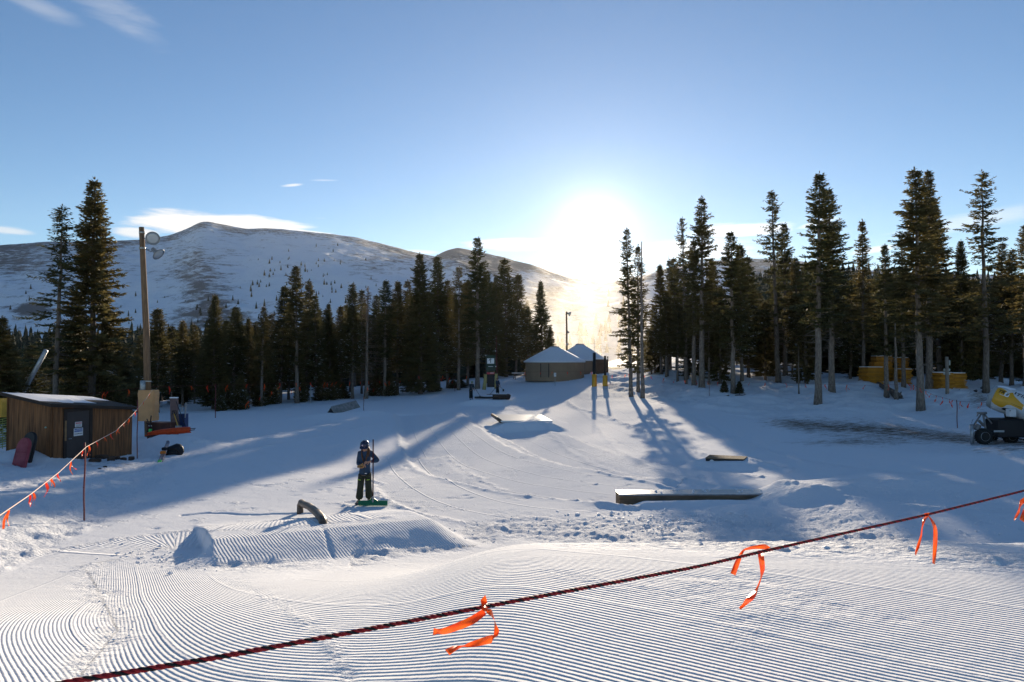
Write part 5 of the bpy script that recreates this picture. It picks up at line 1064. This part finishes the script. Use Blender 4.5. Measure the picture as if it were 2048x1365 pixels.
# ================================================================== PEOPLE
SKINM = mat('skin', (.42, .24, .17), .55); HAIR = mat('dark_brown_hair', (.055, .028, .015), .6, rgb2=(.12, .06, .03), vscale=30, stretch=(6, 6, 1)); JKT = mat('blue_jacket_fabric', (.028, .060, .115), .8, var=.25, vscale=8, bump=.3, bscale=20)
PANT = mat('dark_olive_trousers', (.035, .040, .028), .85, var=.3, vscale=8, bump=.3, bscale=18); HELM = mat('navy_helmet', (.012, .018, .05), .25, coat=.5); LEA = mat('tan_leather', (.50, .27, .09), .6, rgb2=(.35, .18, .06), vscale=18)
def chain(*n): return list(n)
def person(pos, rz, name_lab, J, jm, pm, far=False):
    r = empty('person', pos, rz, name_lab, 'person'); N = []; E = []
    def ad(p, rad, par=None):
        N.append((*p, rad)); 
        if par is not None: E.append((par, len(N)-1))
        return len(N)-1
    pel = ad(J['pel'], (.125, .095)); wa = ad(J['waist'], (.115, .085), pel); ch = ad(J['chest'], (.15, .10), wa); nk0 = ad(J['neckb'], (.075, .06), ch); nk = ad(J['neck'], .05, nk0)
    hd = Vector(J['head']); h1 = ad(hd+Vector((0, -.005, -.06)), (.058, .065), nk); h2 = ad(hd, (.074, .088), h1); h3 = ad(hd+Vector((0, .01, .06)), (.066, .08), h2)
    for s in ('l', 'r'):
        sh = ad(J['sh'+s], .058, nk0); el = ad((Vector(J['sh'+s])+Vector(J['el'+s]))/2, .048, sh); e = ad(J['el'+s], .042, el); m = ad((Vector(J['el'+s])+Vector(J['wr'+s]))/2, .037, e); w_ = ad(J['wr'+s], (.027, .022), m)
        hv = (Vector(J['ha'+s])-Vector(J['wr'+s])).normalized(); pa = ad(Vector(J['wr'+s])+hv*.05, (.036, .018), w_); pb = ad(Vector(J['wr'+s])+hv*.085, (.038, .016), pa)
        sd = hv.cross(Vector((0, -1, 0))).normalized(); dn = Vector(J.get('curl'+s, (0, 0, -1)))
        for k, (o, ln) in enumerate(((-.028, .062), (-.010, .075), (.010, .070), (.027, .055))):
            b_ = Vector(J['wr'+s])+hv*.095+sd*o; f1 = ad(b_, .0095, pb); f2 = ad(b_+(hv*.8+dn*.4).normalized()*ln*.5, .009, f1); ad(b_+(hv*.8+dn*.4).normalized()*ln*.5+(hv*.4+dn*.9).normalized()*ln*.5, .0075, f2)
        t1 = ad(Vector(J['wr'+s])+hv*.035-sd*.038, .011, pa); ad(Vector(J['wr'+s])+hv*.075-sd*.055+dn*.02, .009, t1)
        hp = ad(J['hi'+s], .085, pel); th = ad((Vector(J['hi'+s])*.5+Vector(J['kn'+s])*.5), .078, hp); kn = ad(J['kn'+s], .056, th); ca = ad(Vector(J['kn'+s])*.6+Vector(J['an'+s])*.4, .056, kn); an = ad(J['an'+s], .038, ca); ad(Vector(J['an'+s])+Vector(J['toe'+s])*.16+Vector((0, 0, -.05)), .032, an)
    body = skin('body', N, E, SKINM, r, 1)
    # face: nose, eyes, ears, mouth on the same head, placed by the facing direction
    fd = Vector(J['face']).normalized(); sdv = fd.cross(Vector((0, 0, 1))).normalized(); 
    if not far:
        nm = MB(); c0 = hd+fd*.082; nm.add([c0+Vector((0, 0, .03)), c0-sdv*.014+Vector((0, 0, -.018)), c0+sdv*.014+Vector((0, 0, -.018)), c0+fd*.024+Vector((0, 0, -.014))], [(0, 1, 3), (0, 3, 2), (1, 2, 3)]); nm.build('nose', SKINM, body, smooth=True)
        for s in (-1, 1): MB().lathe([(.001, -.008), (.008, -.003), (.010, 0), (.008, .003), (.001, .008)], 8, c=hd+fd*.078+sdv*s*.030+Vector((0, 0, .022))).build('eye', BLACK, body, smooth=True)
        for s in (-1, 1): MB().lathe([(.001, -.028), (.012, -.012), (.014, .01), (.002, .028)], 8, c=hd+sdv*s*.080).build('ear', SKINM, body, smooth=True)
        MB().box(hd+fd*.080+Vector((0, 0, -.045)), (.045, .012, .010)).build('mouth', mat('lips', (.35, .12, .10), .5), body)
    # jacket
    N2 = []; E2 = []
    def a2(p, rad, par=None):
        N2.append((*p, rad)); 
        if par is not None: E2.append((par, len(N2)-1))
        return len(N2)-1
    pe = Vector(J['pel']); hem = a2(pe+Vector((0, 0, -.07)), (.185, .135)); c1 = a2(pe+Vector((0, 0, .06)), (.170, .13), hem); c2 = a2(J['waist'], (.160, .125), c1); c3 = a2(J['chest'], (.180, .135), c2); c4 = a2(Vector(J['neckb'])+Vector((0, 0, -.02)), (.13, .10), c3); a2(Vector(J['neck'])+Vector((0, 0, -.01)), (.070, .07), c4)
    for s in ('l', 'r'):
        sh = a2(J['sh'+s], .082, c4); m1 = a2((Vector(J['sh'+s])+Vector(J['el'+s]))/2, .072, sh); e = a2(J['el'+s], .066, m1); m2 = a2(Vector(J['el'+s])*.5+Vector(J['wr'+s])*.5, .058, e); a2(Vector(J['el'+s])*.08+Vector(J['wr'+s])*.92, .044, m2)
    jk_ = skin('jacket', N2, E2, jm, r, 2)
    N3 = []; E3 = []
    def a3(p, rad, par=None):
        N3.append((*p, rad)); 
        if par is not None: E3.append((par, len(N3)-1))
        return len(N3)-1
    w0 = a3(pe+Vector((0, 0, .04)), (.145, .115))
    for s in ('l', 'r'):
        h0 = a3(J['hi'+s], (.112, .11), w0); t0 = a3(Vector(J['hi'+s])*.5+Vector(J['kn'+s])*.5, (.106, .10), h0); k0 = a3(J['kn'+s], (.096, .094), t0); s0_ = a3(Vector(J['kn'+s])*.5+Vector(J['an'+s])*.5, (.105, .105), k0); a3(Vector(J['an'+s])+Vector((0, 0, .0)), (.112, .12), s0_)
    pn = skin('trousers', N3, E3, pm, r, 2)
    for s in ('l', 'r'):
        an = Vector(J['an'+s]); tv = Vector(J['toe'+s]).normalized(); b = skin('boot', [(*(an+Vector((0, 0, .02))), (.062, .062)), (*(an+Vector((0, 0, -.05))), (.058, .060)), (*(an+tv*.09+Vector((0, 0, -.065))), (.055, .042)), (*(an+tv*.19+Vector((0, 0, -.075))), (.050, .034))], [(0, 1), (1, 2), (2, 3)], mat('grey_boot', (.09, .10, .12), .5), r, 2)
        MB().box(an+tv*.07+Vector((0, 0, -.112)), (.095, .30, .025), M=Matrix.Rotation(math.atan2(-tv.x, tv.y), 3, 'Z')).build('sole', RUB, b)
    return r, body, jk_, pn
# --- main rider with the wide green rake
pm0 = at(731, 19.0); base_p = Vector((pm0.x, 19.0, G(pm0.x, 19.0)))
J = dict(pel=(0, 0, .86), waist=(.0, 0, 1.02), chest=(.005, -.01, 1.27), neckb=(.01, 0, 1.42), neck=(.012, -.02, 1.50), head=(.0, -.055, 1.585), face=(-.30, -1, -.35),
 shr=(-.145, 0, 1.405), elr=(-.165, -.06, 1.12), wrr=(-.045, -.24, 1.095), har=(.05, -.28, 1.12), shl=(.165, .02, 1.405), ell=(.375, -.06, 1.215), wrl=(.19, -.24, 1.215), hal=(.10, -.26, 1.20),
 hir=(-.09, 0, .80), knr=(-.115, -.03, .46), anr=(-.155, .0, .115), hil=(.09, 0, .80), knl=(.105, -.01, .46), anl=(.10, .13, .125), toer=(-.25, -1, 0), toel=(.25, -1, 0), curlr=(0, 0, -1), curll=(-.6, 0, -.8))
pr_, body, jk_, pn = person(base_p, 0, 'long haired rider in navy helmet and blue jacket pulling on a tan mitten', J, JKT, PANT)
hm = MB(); hc = Vector((.0, -.045, 1.635)); prof = [(.126, -.045), (.132, -.02), (.133, .02), (.126, .06), (.105, .10), (.065, .13), (.02, .142)]
hm.lathe(prof, 26, Matrix.Rotation(R(13), 3, 'X') @ Matrix.Diagonal((.93, 1.1, 1)), hc); he = hm.build('helmet', HELM, pr_, smooth=True)
bm_ = MB(); pts = [(-.12, -.09), (-.10, -.15), (-.03, -.19), (.04, -.185), (.10, -.14), (.115, -.08)]; bm_.add([Vector((x, y, -.045-.03*(abs(y)/.19)))+hc for x, y in pts]+[Vector((x*.95, y*.80+.0, -.02))+hc for x, y in pts]+[Vector((x, y, -.058-.03*(abs(y)/.19)))+hc for x, y in pts], [(i, i+1, i+7, i+6) for i in range(5)]+[(i, i+12, i+13, i+1) for i in range(5)]+[(12+i, 6+i, 7+i, 13+i) for i in range(5)]); bm_.build('brim', HELM, he)
em = MB(); [em.lathe([(.010, -.003), (.022, 0), (.010, .003)], 12, Matrix.Rotation(math.pi/2+R(8), 3, 'X'), hc+Vector((-.03, -.146, z_))) for z_ in (.012,)]; em.build('emblem', mat('emblem_pale', (.45, .35, .45), .5), he)
MB().box(hc+Vector((.118, -.05, .03)), (.012, .035, .035)).build('emblem', WHITE, he)
for (pts, rr) in (([(.075, .03, 1.60), (.095, -.01, 1.50), (.090, -.11, 1.40), (.07, -.155, 1.28), (.055, -.15, 1.20)], [.04, .042, .036, .026, .01]), ([(-.07, .03, 1.60), (-.085, -.01, 1.50), (-.06, -.12, 1.38), (-.02, -.155, 1.25), (.0, -.15, 1.17)], [.032, .034, .034, .026, .01]), ([(.075, .02, 1.58), (.115, -.02, 1.50), (.13, -.09, 1.42), (.125, -.13, 1.33)], [.04, .04, .03, .012]), ([(.01, .05, 1.60), (.01, .09, 1.48), (.01, .11, 1.36)], [.08, .075, .04])):
    MB().tube(pts, rr, 9, flat=.65).build('hair', HAIR, pr_, smooth=True)
mt = skin('mitten', [(-.085, -.225, 1.10, .034), (-.035, -.245, 1.098, .038), (.015, -.265, 1.105, .060), (.065, -.28, 1.115, .062), (.115, -.285, 1.125, .045), (.045, -.285, 1.165, (.018, .016)), (.085, -.29, 1.185, .013)], [(0, 1), (1, 2), (2, 3), (3, 4), (2, 5), (5, 6)], LEA, pr_, 2)
mt.location = (-.075, 0, -.022)
for x_ in (-.085, -.03, .02): MB().box((x_+.05, -.350, 1.11), (.026, .006, .05), rz=.1).build('black_patch', INK, mt)
MB().tube([(.02, -.28, 1.13), (.06, -.30, 1.17), (.085, -.29, 1.20)], .012, 6).build('pull_strap', LEA, mt)
MB().box((.06, -.155, .875), (.055, .008, .02)).build('jacket_tag', WHITE, jk_); MB().tube([(.015, -.15, .84), (.012, -.155, 1.05), (.015, -.16, 1.3)], .006, 4).build('zip', BLACK, jk_)
for (a, b) in (((-.175, -.115, .705), (-.085, -.135, .69)), ((.075, -.12, .69), (.155, -.10, .70))): MB().tube([a, b], .009, 5).build('yellow_zip', mat('lime_zip', (.35, .55, .05), .5), pn)
def rake(loc, top, foot, w_, h_, m, lab, rz=0, teeth=True, hd=True):
    r = empty('snow_rake', loc, rz, lab, 'rake'); MB().tube([top, foot], .0175, 8).build('handle', mat('dark_red_handle', (.06, .018, .015), .85, spec=.1), r)
    f_ = Vector(foot); mb = MB(); mb.prism([(-w_/2, -h_), (w_/2, -h_), (w_/2, 0), (w_*.16, .005), (.03, .07), (-.03, .07), (-w_*.16, .005), (-w_/2, 0)], .025, Matrix.Rotation(math.pi/2, 3, 'X'), f_+Vector((0, .0125, -.06))); hd_ = mb.build('head', m, r)
    if teeth:
        t = MB(); n = int(w_/.022)
        for k in range(n): t.box(f_+Vector((-w_/2+w_*(k+.5)/n, 0, -.06-h_-.012)), (.012, .02, .026))
        t.build('teeth', m, hd_)
    MB().tube([f_+Vector((0, 0, -.1)), f_+Vector((0, 0, .06))], .024, 8).build('socket', STEEL, hd_); return r
gp_ = Vector((base_p.x+.30, 19.0-.35, 0)); gp_.z = G(gp_.x, gp_.y)
rake(gp_, (-.035, .16, 1.80), (0, 0, .22), .79, .125, GREEN, 'wide green snow rake standing in front of the rider in blue')
# --- two workers further up
FJ = mat('dark_teal_jacket', (.012, .028, .042), .85); FP = mat('black_trousers', (.010, .014, .015), .85)
def far_person(u, d, hgt, lab, bend, hm_, jm):
    p = at(u, d); s = hgt/1.75
    J = dict(pel=(0, 0, .90), waist=(bend*.25, 0, 1.06), chest=(bend*.7, -.02, 1.28), neckb=(bend*1.0, -.03, 1.42), neck=(bend*1.2, -.05, 1.49), head=(bend*1.5, -.07, 1.58), face=(1, -.3, -.4),
     shr=(bend-.15, 0, 1.40), elr=(bend-.14, -.10, 1.13), wrr=(bend+.08, -.16, 1.03), har=(bend+.17, -.2, 1.0), shl=(bend+.15, .0, 1.40), ell=(bend+.20, -.08, 1.15), wrl=(bend+.22, -.15, .98), hal=(bend+.27, -.18, .92),
     hir=(-.075, 0, .84), knr=(-.08, -.03, .48), anr=(-.07, 0, .115), hil=(.075, 0, .84), knl=(.085, -.03, .48), anl=(.10, .05, .115), toer=(.3, -1, 0), toel=(.6, -1, 0))
    r, b, j_, t_ = person(p, 0, lab, J, jm, FP, far=True); r.scale = (s, s, s)
    MB().lathe([(.10, -.06), (.125, -.02), (.125, .03), (.10, .09), (.05, .125), (.01, .135)], 16, c=(J['head'][0], J['head'][1], J['head'][2]+.04)).build('helmet' if hm_ else 'beanie', mat('pale_olive_helmet', (.22, .26, .16), .4) if hm_ else mat('brown_beanie', (.20, .11, .08), .9), r, smooth=True)
    return r, p
r1, p1 = far_person(942, 66.5, 1.82, 'worker in dark clothes and pale helmet bending over a rake near the left forest', .07, True, FJ)
rake(at(960, 66.2), (-.52, -.1, .95), (0, 0, .12), .95, .05, BLACK, 'black snow rake held by the worker near the left forest', teeth=False)
r2, p2 = far_person(995, 67.5, 1.62, 'worker in dark blue jacket and brown hat standing behind the pipe feature', .0, False, mat('dark_blue_far_jacket', (.015, .03, .06), .85))
rake(at(981, 67), (.62, -.05, .82), (0, 0, .10), .75, .05, BLACK, 'black snow rake reaching left from the worker in the brown hat', teeth=False)
o = empty('shovel', at(1006, 67), 0, 'short dark shovel held out to the right by the worker in the brown hat', 'shovel'); MB().tube([(-.40, -.1, .85), (-.02, 0, .52)], .018, 6).build('handle', BLACK, o); MB().box((.03, 0, .42), (.16, .06, .24)).build('blade', BLACK, o)

# ================================================================== ROPES, STAKES, RIBBONS
FLG = mat('fluorescent_orange_tape', (.95, .16, .02), .35, rgb2=(.9, .09, .02), vscale=20, trans=.5)
FLR = mat('fluorescent_red_tape', (.9, .07, .03), .4, trans=.5)
def ribbon_img(parts, ox, oy, sc_, d, lab, cat='ribbon', group=None, rip=.010):
    c0 = P(ox+parts[0][0][0]/sc_, oy+parts[0][0][1]/sc_, d); r = empty('ribbon_flag', c0, 0, lab, cat, group)
    for pi, part in enumerate([q for q in parts if q]):
        pr = part; e1 = np.array([(a, b) for a, b, c, d_ in pr], float); e2 = np.array([(c, d_) for a, b, c, d_ in pr], float); t = np.arange(len(pr)); tt = np.linspace(0, len(pr)-1, (len(pr)-1)*6+1)
        def sm(e):
            q = np.stack([np.interp(tt, t, e[:, k]) for k in (0, 1)], 1)
            for _ in range(4): q[1:-1] = q[1:-1]*.5+(q[:-2]+q[2:])*.25
            return q
        a_, b_ = sm(e1), sm(e2); V = []
        for i in range(len(tt)):
            for k in range(5):
                f_ = k/4; p = a_[i]*(1-f_)+b_[i]*f_; dd = d+rip*d*math.sin(tt[i]*2.0+pi*2)+.006*d*math.sin(f_*3.1+tt[i]*1.3)
                V.append(P(ox+p[0]/sc_, oy+p[1]/sc_, dd)-c0)
        mb = MB(); mb.add(V, [(i*5+k, i*5+k+1, i*5+k+6, i*5+k+5) for i in range(len(tt)-1) for k in range(4)]); mb.build('tail' if pi else 'knot', FLG, r, smooth=True)
    return r
ribbon_img([[(1190, 95, 1100, 185), (1225, 220, 1110, 230), (1232, 325, 1122, 325), (1222, 400, 1145, 395)], [(1150, 345, 1205, 450), (900, 500, 1000, 620), (620, 620, 700, 740), (380, 715, 440, 820), (300, 710, 325, 800), (250, 695, 232, 832)],
 [(1212, 350, 1208, 425), (1308, 350, 1295, 480), (1332, 450, 1352, 548), (1358, 560, 1372, 590), (1352, 690, 1402, 660), (1345, 800, 1446, 740), (1330, 880, 1415, 860), (1310, 975, 1320, 812), (1170, 1003, 1160, 862), (1000, 1042, 1040, 905), (860, 1050, 900, 955), (785, 1032, 800, 1012), (700, 1078, 600, 1018), (535, 1190, 455, 1092)]], 840, 1180, 9.1, 2.0, 'nearest orange ribbon with a short upright tab and two curled tails on the front rope')
ribbon_img([[(868, 225, 830, 262), (845, 205, 790, 255), (770, 153, 735, 242), (600, 178, 580, 245), (440, 222, 430, 265), (370, 268, 405, 292), (300, 370, 375, 380), (238, 490, 330, 512), (178, 655, 265, 697)],
 [(638, 270, 740, 268), (650, 370, 752, 370), (665, 470, 765, 500), (686, 600, 768, 600), (690, 735, 708, 742), (655, 830, 682, 832), (612, 920, 640, 962), (480, 1040, 620, 1035), (420, 1120, 570, 1110), (378, 1190, 470, 1182), (322, 1240, 350, 1282)]], 1440, 1070, 8.53, 2.72, 'orange ribbon arching over the front rope with one long twisted tail')
ribbon_img([[(1436, 268, 1468, 262), (1440, 285, 1462, 288), (1425, 305, 1445, 306), (1421, 345, 1428, 350), (1413, 400, 1423, 405), (1388, 470, 1408, 475), (1378, 515, 1385, 528)],
 [(1452, 272, 1466, 284), (1478, 315, 1498, 318), (1490, 350, 1512, 350), (1492, 385, 1519, 380), (1490, 440, 1518, 440), (1488, 520, 1510, 530), (1487, 574, 1502, 580)]], 1380, 940, 3.066, 3.32, 'narrow orange ribbon hanging as two long tails on the front rope')
ribbon_img([[(2075, 150, 2075, 190), (2045, 172, 2048, 205), (2020, 188, 2030, 222), (2018, 225, 2024, 234), (2008, 255, 2024, 262), (1992, 285, 2006, 292), (1984, 308, 1990, 312)], [(2048, 235, 2070, 232), (2030, 275, 2060, 290), (2020, 305, 2050, 322)]], 1380, 940, 3.066, 3.8, 'orange ribbon cut by the right edge on the front rope')
# twisted front rope
d_of = lambda u: 1/(.5-(u-970)*.000228)
def rope_at(u):
    v = np.interp(u, [-60, 140, 420, 700, 975, 1400, 1540, 1850, 2048, 2140], [1404, 1364, 1318, 1266, 1213, 1133, 1100, 1031, 982, 958]); return P(u, v, d_of(u))
rp = [rope_at(u) for u in np.linspace(-60, 2140, 230)]
for _ in range(6): rp[1:-1] = [rp[i]*.5+(rp[i-1]+rp[i+1])*.25 for i in range(1, len(rp)-1)]
mb = MB(); Lr = 0; seg = []
S = [0]
for i in range(1, len(rp)): S.append(S[-1]+(rp[i]-rp[i-1]).length)
nn = int(S[-1]/.0045); fine = []
for k in range(nn+1):
    s_ = S[-1]*k/nn; i = min(int(np.searchsorted(S, s_, 'right'))-1, len(rp)-2); fine.append(rp[i].lerp(rp[i+1], (s_-S[i])/(S[i+1]-S[i])))
td = (fine[-1]-fine[0]).normalized(); nx_ = td.cross(Vector((0, 0, 1))).normalized(); ny_ = td.cross(nx_)
for st in range(3):
    mb.cur = 1 if st == 0 else 0
    mb.tube([p+(nx_*math.cos(2*math.pi*(k*.0045/.052+st/3))+ny_*math.sin(2*math.pi*(k*.0045/.052+st/3)))*.0030 for k, p in enumerate(fine)], .0036, 6)
o = mb.build('boundary_rope', [mat('red_rope_fibre', (.33, .015, .02), .7), mat('black_rope_fibre', (.012, .012, .014), .7)], smooth=True); tag(o, 'red and black twisted rope crossing the foreground', 'rope')
# small ribbons, three shapes, shared by the far ropes
def small_ribbon(seed, m):
    rs = random.Random(seed); mb = MB()
    for tl in range(2):
        L_ = rs.uniform(.22, .42); dx = rs.uniform(-.5, .5); a = rs.uniform(-.6, .6); n = 9; V = []
        for i in range(n+1):
            t = i/n; x = dx*L_*t*(1 if tl else -.5)+.03*math.sin(t*5+seed); z_ = -L_*t; tw = a+2.4*t*rs.uniform(.7, 1.2)
            w_ = .021; V += [Vector((x+w_*math.cos(tw), w_*math.sin(tw), z_)), Vector((x-w_*math.cos(tw), -w_*math.sin(tw), z_))]
        mb.add(V, [(2*i, 2*i+1, 2*i+3, 2*i+2) for i in range(n)])
    o = mb.build('ribbon_flag', m); me = o.data; bpy.data.objects.remove(o); return me
SR = [small_ribbon(i, FLR if i % 2 else FLG) for i in range(6)]
def flags(pts, lab, grp, sc0=1.0, per=None):
    for i, p in enumerate(pts):
        o = bpy.data.objects.new('ribbon_flag', SR[(i*5+2) % 6]); col.objects.link(o); o.location = p; s = sc0*rnd.uniform(.8, 1.25); o.scale = (s, s, s); o.rotation_euler = (rnd.uniform(-.1, .1), rnd.uniform(-.4, .3), rnd.uniform(-.6, .6))
        tag(o, per[i] if per else lab, 'ribbon', grp)
def rope(pts, rad, m, lab, sag=.0):
    fine = []
    for i in range(len(pts)-1):
        for k in range(8):
            t = k/8; fine.append(pts[i].lerp(pts[i+1], t)-Vector((0, 0, sag*4*t*(1-t))))
    fine.append(pts[-1]); c = fine[0].copy(); o = MB().tube([p-c for p in fine], rad, 5).build('boundary_rope', m, loc=c); return tag(o, lab, 'rope')
def stake(u, vt, d, lab, r_=.019, m=REDP, vb=None):
    p = at(u, d); h_ = -(vt-717)/F*d-p.z; o = MB(); pts = [Vector((.01*math.sin(k*1.3), 0, -.3+(h_+.3)*k/8)) for k in range(9)]; o.tube(pts, r_, 7)
    for q in pts[2:-1:2]: o.lathe([(r_, -.012), (r_*1.25, 0), (r_, .012)], 7, c=q)
    o = o.build('bamboo_stake', m, loc=p, smooth=True); tag(o, lab, 'stake'); return p+Vector((0, 0, h_))
# rope from the left edge up to the pole
stake(173, 885, 16.2, 'dark red bamboo stake standing in rough snow in front of the shed'); stake(277, 800, 27.5, 'dark red bamboo stake between the shed and the floodlight pole')
lr = [(-120, 1105, 6.6), (0, 1031, 8.0), (60, 990, 9.6), (118, 945, 12.2), (173, 894, 16.1), (232, 862, 20.5), (265, 830, 25.0), (277, 816, 27.5), (292, 798, 31), (304, 781, 34.6)]
rope([P(*q) for q in lr], .0075, ROPEW, 'pale pink rope climbing from the left edge to the floodlight pole')
fp = []
for (u, v) in ((16, 1016), (58, 990), (66, 988), (94, 963), (104, 958), (116, 948), (140, 922), (164, 902), (177, 894), (193, 882), (210, 874), (222, 864), (236, 853), (247, 841), (258, 830), (270, 815), (276, 812), (288, 801), (299, 788)):
    us = [q[0] for q in lr]; d_ = np.interp(u, us, [q[2] for q in lr]); v_ = np.interp(u, us, [q[1] for q in lr]); fp.append(P(u, v_, d_))
flags(fp, 'small orange ribbon tied on the pale rope in front of the shed', 'ribbons on the pale rope by the shed', .58)
# rope along the left forest
def zline(u, v, d): return P(u, v, d)
bl = [(150, 792, 40), (214, 784, 40), (305, 774, 42), (432, 771, 48), (560, 767, 58), (700, 764, 68), (800, 762, 74), (900, 756, 82), (968, 750, 88)]
rope([P(*q) for q in bl], .010, mat('dark_rope', (.12, .03, .02), .8), 'thin dark rope strung along the left forest edge'); us = [q[0] for q in bl]
bf = [(u+rnd.uniform(-3, 3)) for u in (207, 214, 255, 340, 382, 416, 452, 495, 526, 560, 592, 622, 648, 674, 697, 718, 738, 758, 778, 800, 820, 840, 860, 880, 900, 916, 932, 955)]
flags([P(u, np.interp(u, us, [q[1] for q in bl]), np.interp(u, us, [q[2] for q in bl])) for u in bf], 'small red orange ribbon on the thin rope along the left forest', 'ribbons along the left forest edge', 1.25)
stake(432, 768, 48.5, 'thin reddish stake carrying the rope at the left forest edge', .03); stake(622, 768, 64, 'pale stake carrying the rope below the highest left spruce', .05, STEEL); stake(728, 793, 52, 'tiny red stake beside the grey ridge box', .02)
stake(910, 772, 78, 'tiny dark stake at the snow edge left of the far workers', .03)
b2 = [(480, 812, 66), (560, 803, 74), (640, 795, 82), (700, 790, 88), (760, 784, 92), (900, 772, 98), (1010, 765, 104)]
flags([P(u, np.interp(u, [q[0] for q in b2], [q[1]-6 for q in b2])-rnd.uniform(0, 22), np.interp(u, [q[0] for q in b2], [q[2] for q in b2])-24) for u in (497, 520, 543, 583, 600, 655, 665, 683, 735, 748, 770, 838, 885, 905)], 'small faint red ribbon low among the dark trunks of the left forest', 'faint ribbons low in the left forest', 1.1)
# rope by the yurts and along the right trees
yl = [(1040, 745, 80), (1080, 744, 80), (1135, 744, 79), (1188, 744, 74)]; rope([P(*q) for q in yl], .008, MATS['dark_rope'], 'thin rope strung in front of the front yurt')
flags([P(u, 744, 79) for u in (1050, 1081, 1104, 1135, 1162, 1184)], 'small red ribbon on the rope in front of the front yurt', 'ribbons in front of the front yurt', 1.3)
rl_ = [(1215, 752, 72), (1262, 748, 70), (1350, 760, 64), (1440, 765, 60), (1540, 766, 54), (1640, 769, 48), (1735, 771, 46), (1822, 768, 44.8), (1866, 790, 40), (1912, 803, 36.2), (1960, 805, 35), (2000, 806, 34)]
rope([P(*q) for q in rl_], .007, MATS['dark_rope'], 'thin dark rope strung along the right bank from tree to tree'); us = [q[0] for q in rl_]
rf_ = [1225, 1236, 1250, 1258, 1290, 1302, 1327, 1348, 1368, 1392, 1415, 1436, 1469, 1499, 1530, 1572, 1611, 1650, 1693, 1729, 1776, 1818, 1828, 1840, 1851, 1861, 1872, 1886, 1900, 1905, 1920, 1938, 1963]
flags([P(u, np.interp(u, us, [q[1] for q in rl_]), np.interp(u, us, [q[2] for q in rl_])) for u in rf_], 'small red ribbon on the thin rope along the right bank', 'ribbons along the right bank', 1.1)
stake(1912, 800, 36, 'dark red stake carrying the rope left of the snow gun', .022); stake(1418, 770, 57, 'thin reddish stake beside the dark trunked spruce', .02); stake(1261, 752, 71, 'thin dark stake near the airy spruce', .02)
# wood marks
MB().box((0, 0, 0), (.01, .01, .01)) 
# ================================================================== AIR
def volume(name, loc, size, dens, colr, aniso, label, noise=None):
    o = MB().box((0, 0, 0), size).build(name, None, loc=loc) if False else None
    mb = MB(); mb.box((0, 0, 0), size); m = bpy.data.materials.new(name+'_air'); m.use_nodes = True; nt = m.node_tree; L = nt.links
    nt.nodes.remove(nt.nodes['Principled BSDF']); v = node(nt, 'ShaderNodeVolumePrincipled'); L.new(v.outputs[0], nt.nodes['Material Output'].inputs['Volume'])
    v.inputs['Color'].default_value = (*colr, 1); v.inputs['Density'].default_value = dens; v.inputs['Anisotropy'].default_value = aniso
    if noise:
        tc = node(nt, 'ShaderNodeTexCoord'); mp = node(nt, 'ShaderNodeMapping'); mp.inputs['Scale'].default_value = (1, 1, .55); mp.inputs['Rotation'].default_value = (0, R(20), 0); L.new(tc.outputs['Object'], mp.inputs[0])
        n = node(nt, 'ShaderNodeTexNoise'); n.inputs['Scale'].default_value = noise; n.inputs['Detail'].default_value = 5; n.inputs['Roughness'].default_value = .6; n.inputs['Distortion'].default_value = .6; L.new(mp.outputs[0], n.inputs['Vector'])
        mr = node(nt, 'ShaderNodeMapRange', interpolation_type='SMOOTHSTEP'); L.new(n.outputs[0], mr.inputs[0]); mr.inputs[1].default_value = .36; mr.inputs[2].default_value = .75
        g = node(nt, 'ShaderNodeTexGradient', gradient_type='SPHERICAL'); m2 = node(nt, 'ShaderNodeMapping'); m2.inputs['Scale'].default_value = (2/size[0], 2/size[1], 2/size[2]); m2.inputs['Location'].default_value = (0, 0, .0); L.new(tc.outputs['Object'], m2.inputs[0]); L.new(m2.outputs[0], g.inputs[0])
        gm = node(nt, 'ShaderNodeMath', operation='MULTIPLY', use_clamp=True); L.new(g.outputs['Fac'], gm.inputs[0]); gm.inputs[1].default_value = 2.2
        a = node(nt, 'ShaderNodeMath', operation='MULTIPLY'); L.new(mr.outputs[0], a.inputs[0]); L.new(gm.outputs[0], a.inputs[1]); b = node(nt, 'ShaderNodeMath', operation='MULTIPLY'); L.new(a.outputs[0], b.inputs[0]); b.inputs[1].default_value = dens; L.new(b.outputs[0], v.inputs['Density'])
        m.cycles.volume_step_rate = 1.0 if hasattr(m.cycles, 'volume_step_rate') else 1
    o = mb.build(name, m, loc=loc); tag(o, label, kind='stuff'); return o
volume('snow_mist', (13.5, 128, 5.5), (34, 34, 30), .058, (1, .94, .84), .55, 'sunlit powder snow blowing behind the yurts', noise=.16)

o = MB(); o.box((0, 0, 0), (8400, 4100, 676)); m = bpy.data.materials.new('mountain_air'); m.use_nodes = True; nt = m.node_tree; nt.nodes.remove(nt.nodes['Principled BSDF'])
v = node(nt, 'ShaderNodeVolumePrincipled'); nt.links.new(v.outputs[0], nt.nodes['Material Output'].inputs['Volume']); v.inputs['Color'].default_value = (.92, .95, 1, 1); v.inputs['Density'].default_value = .00002; v.inputs['Anisotropy'].default_value = .6
hz_ = o.build('haze', m, loc=(0, 1990, 160)); tag(hz_, 'thin cold mountain air between the run and the peaks', kind='stuff')
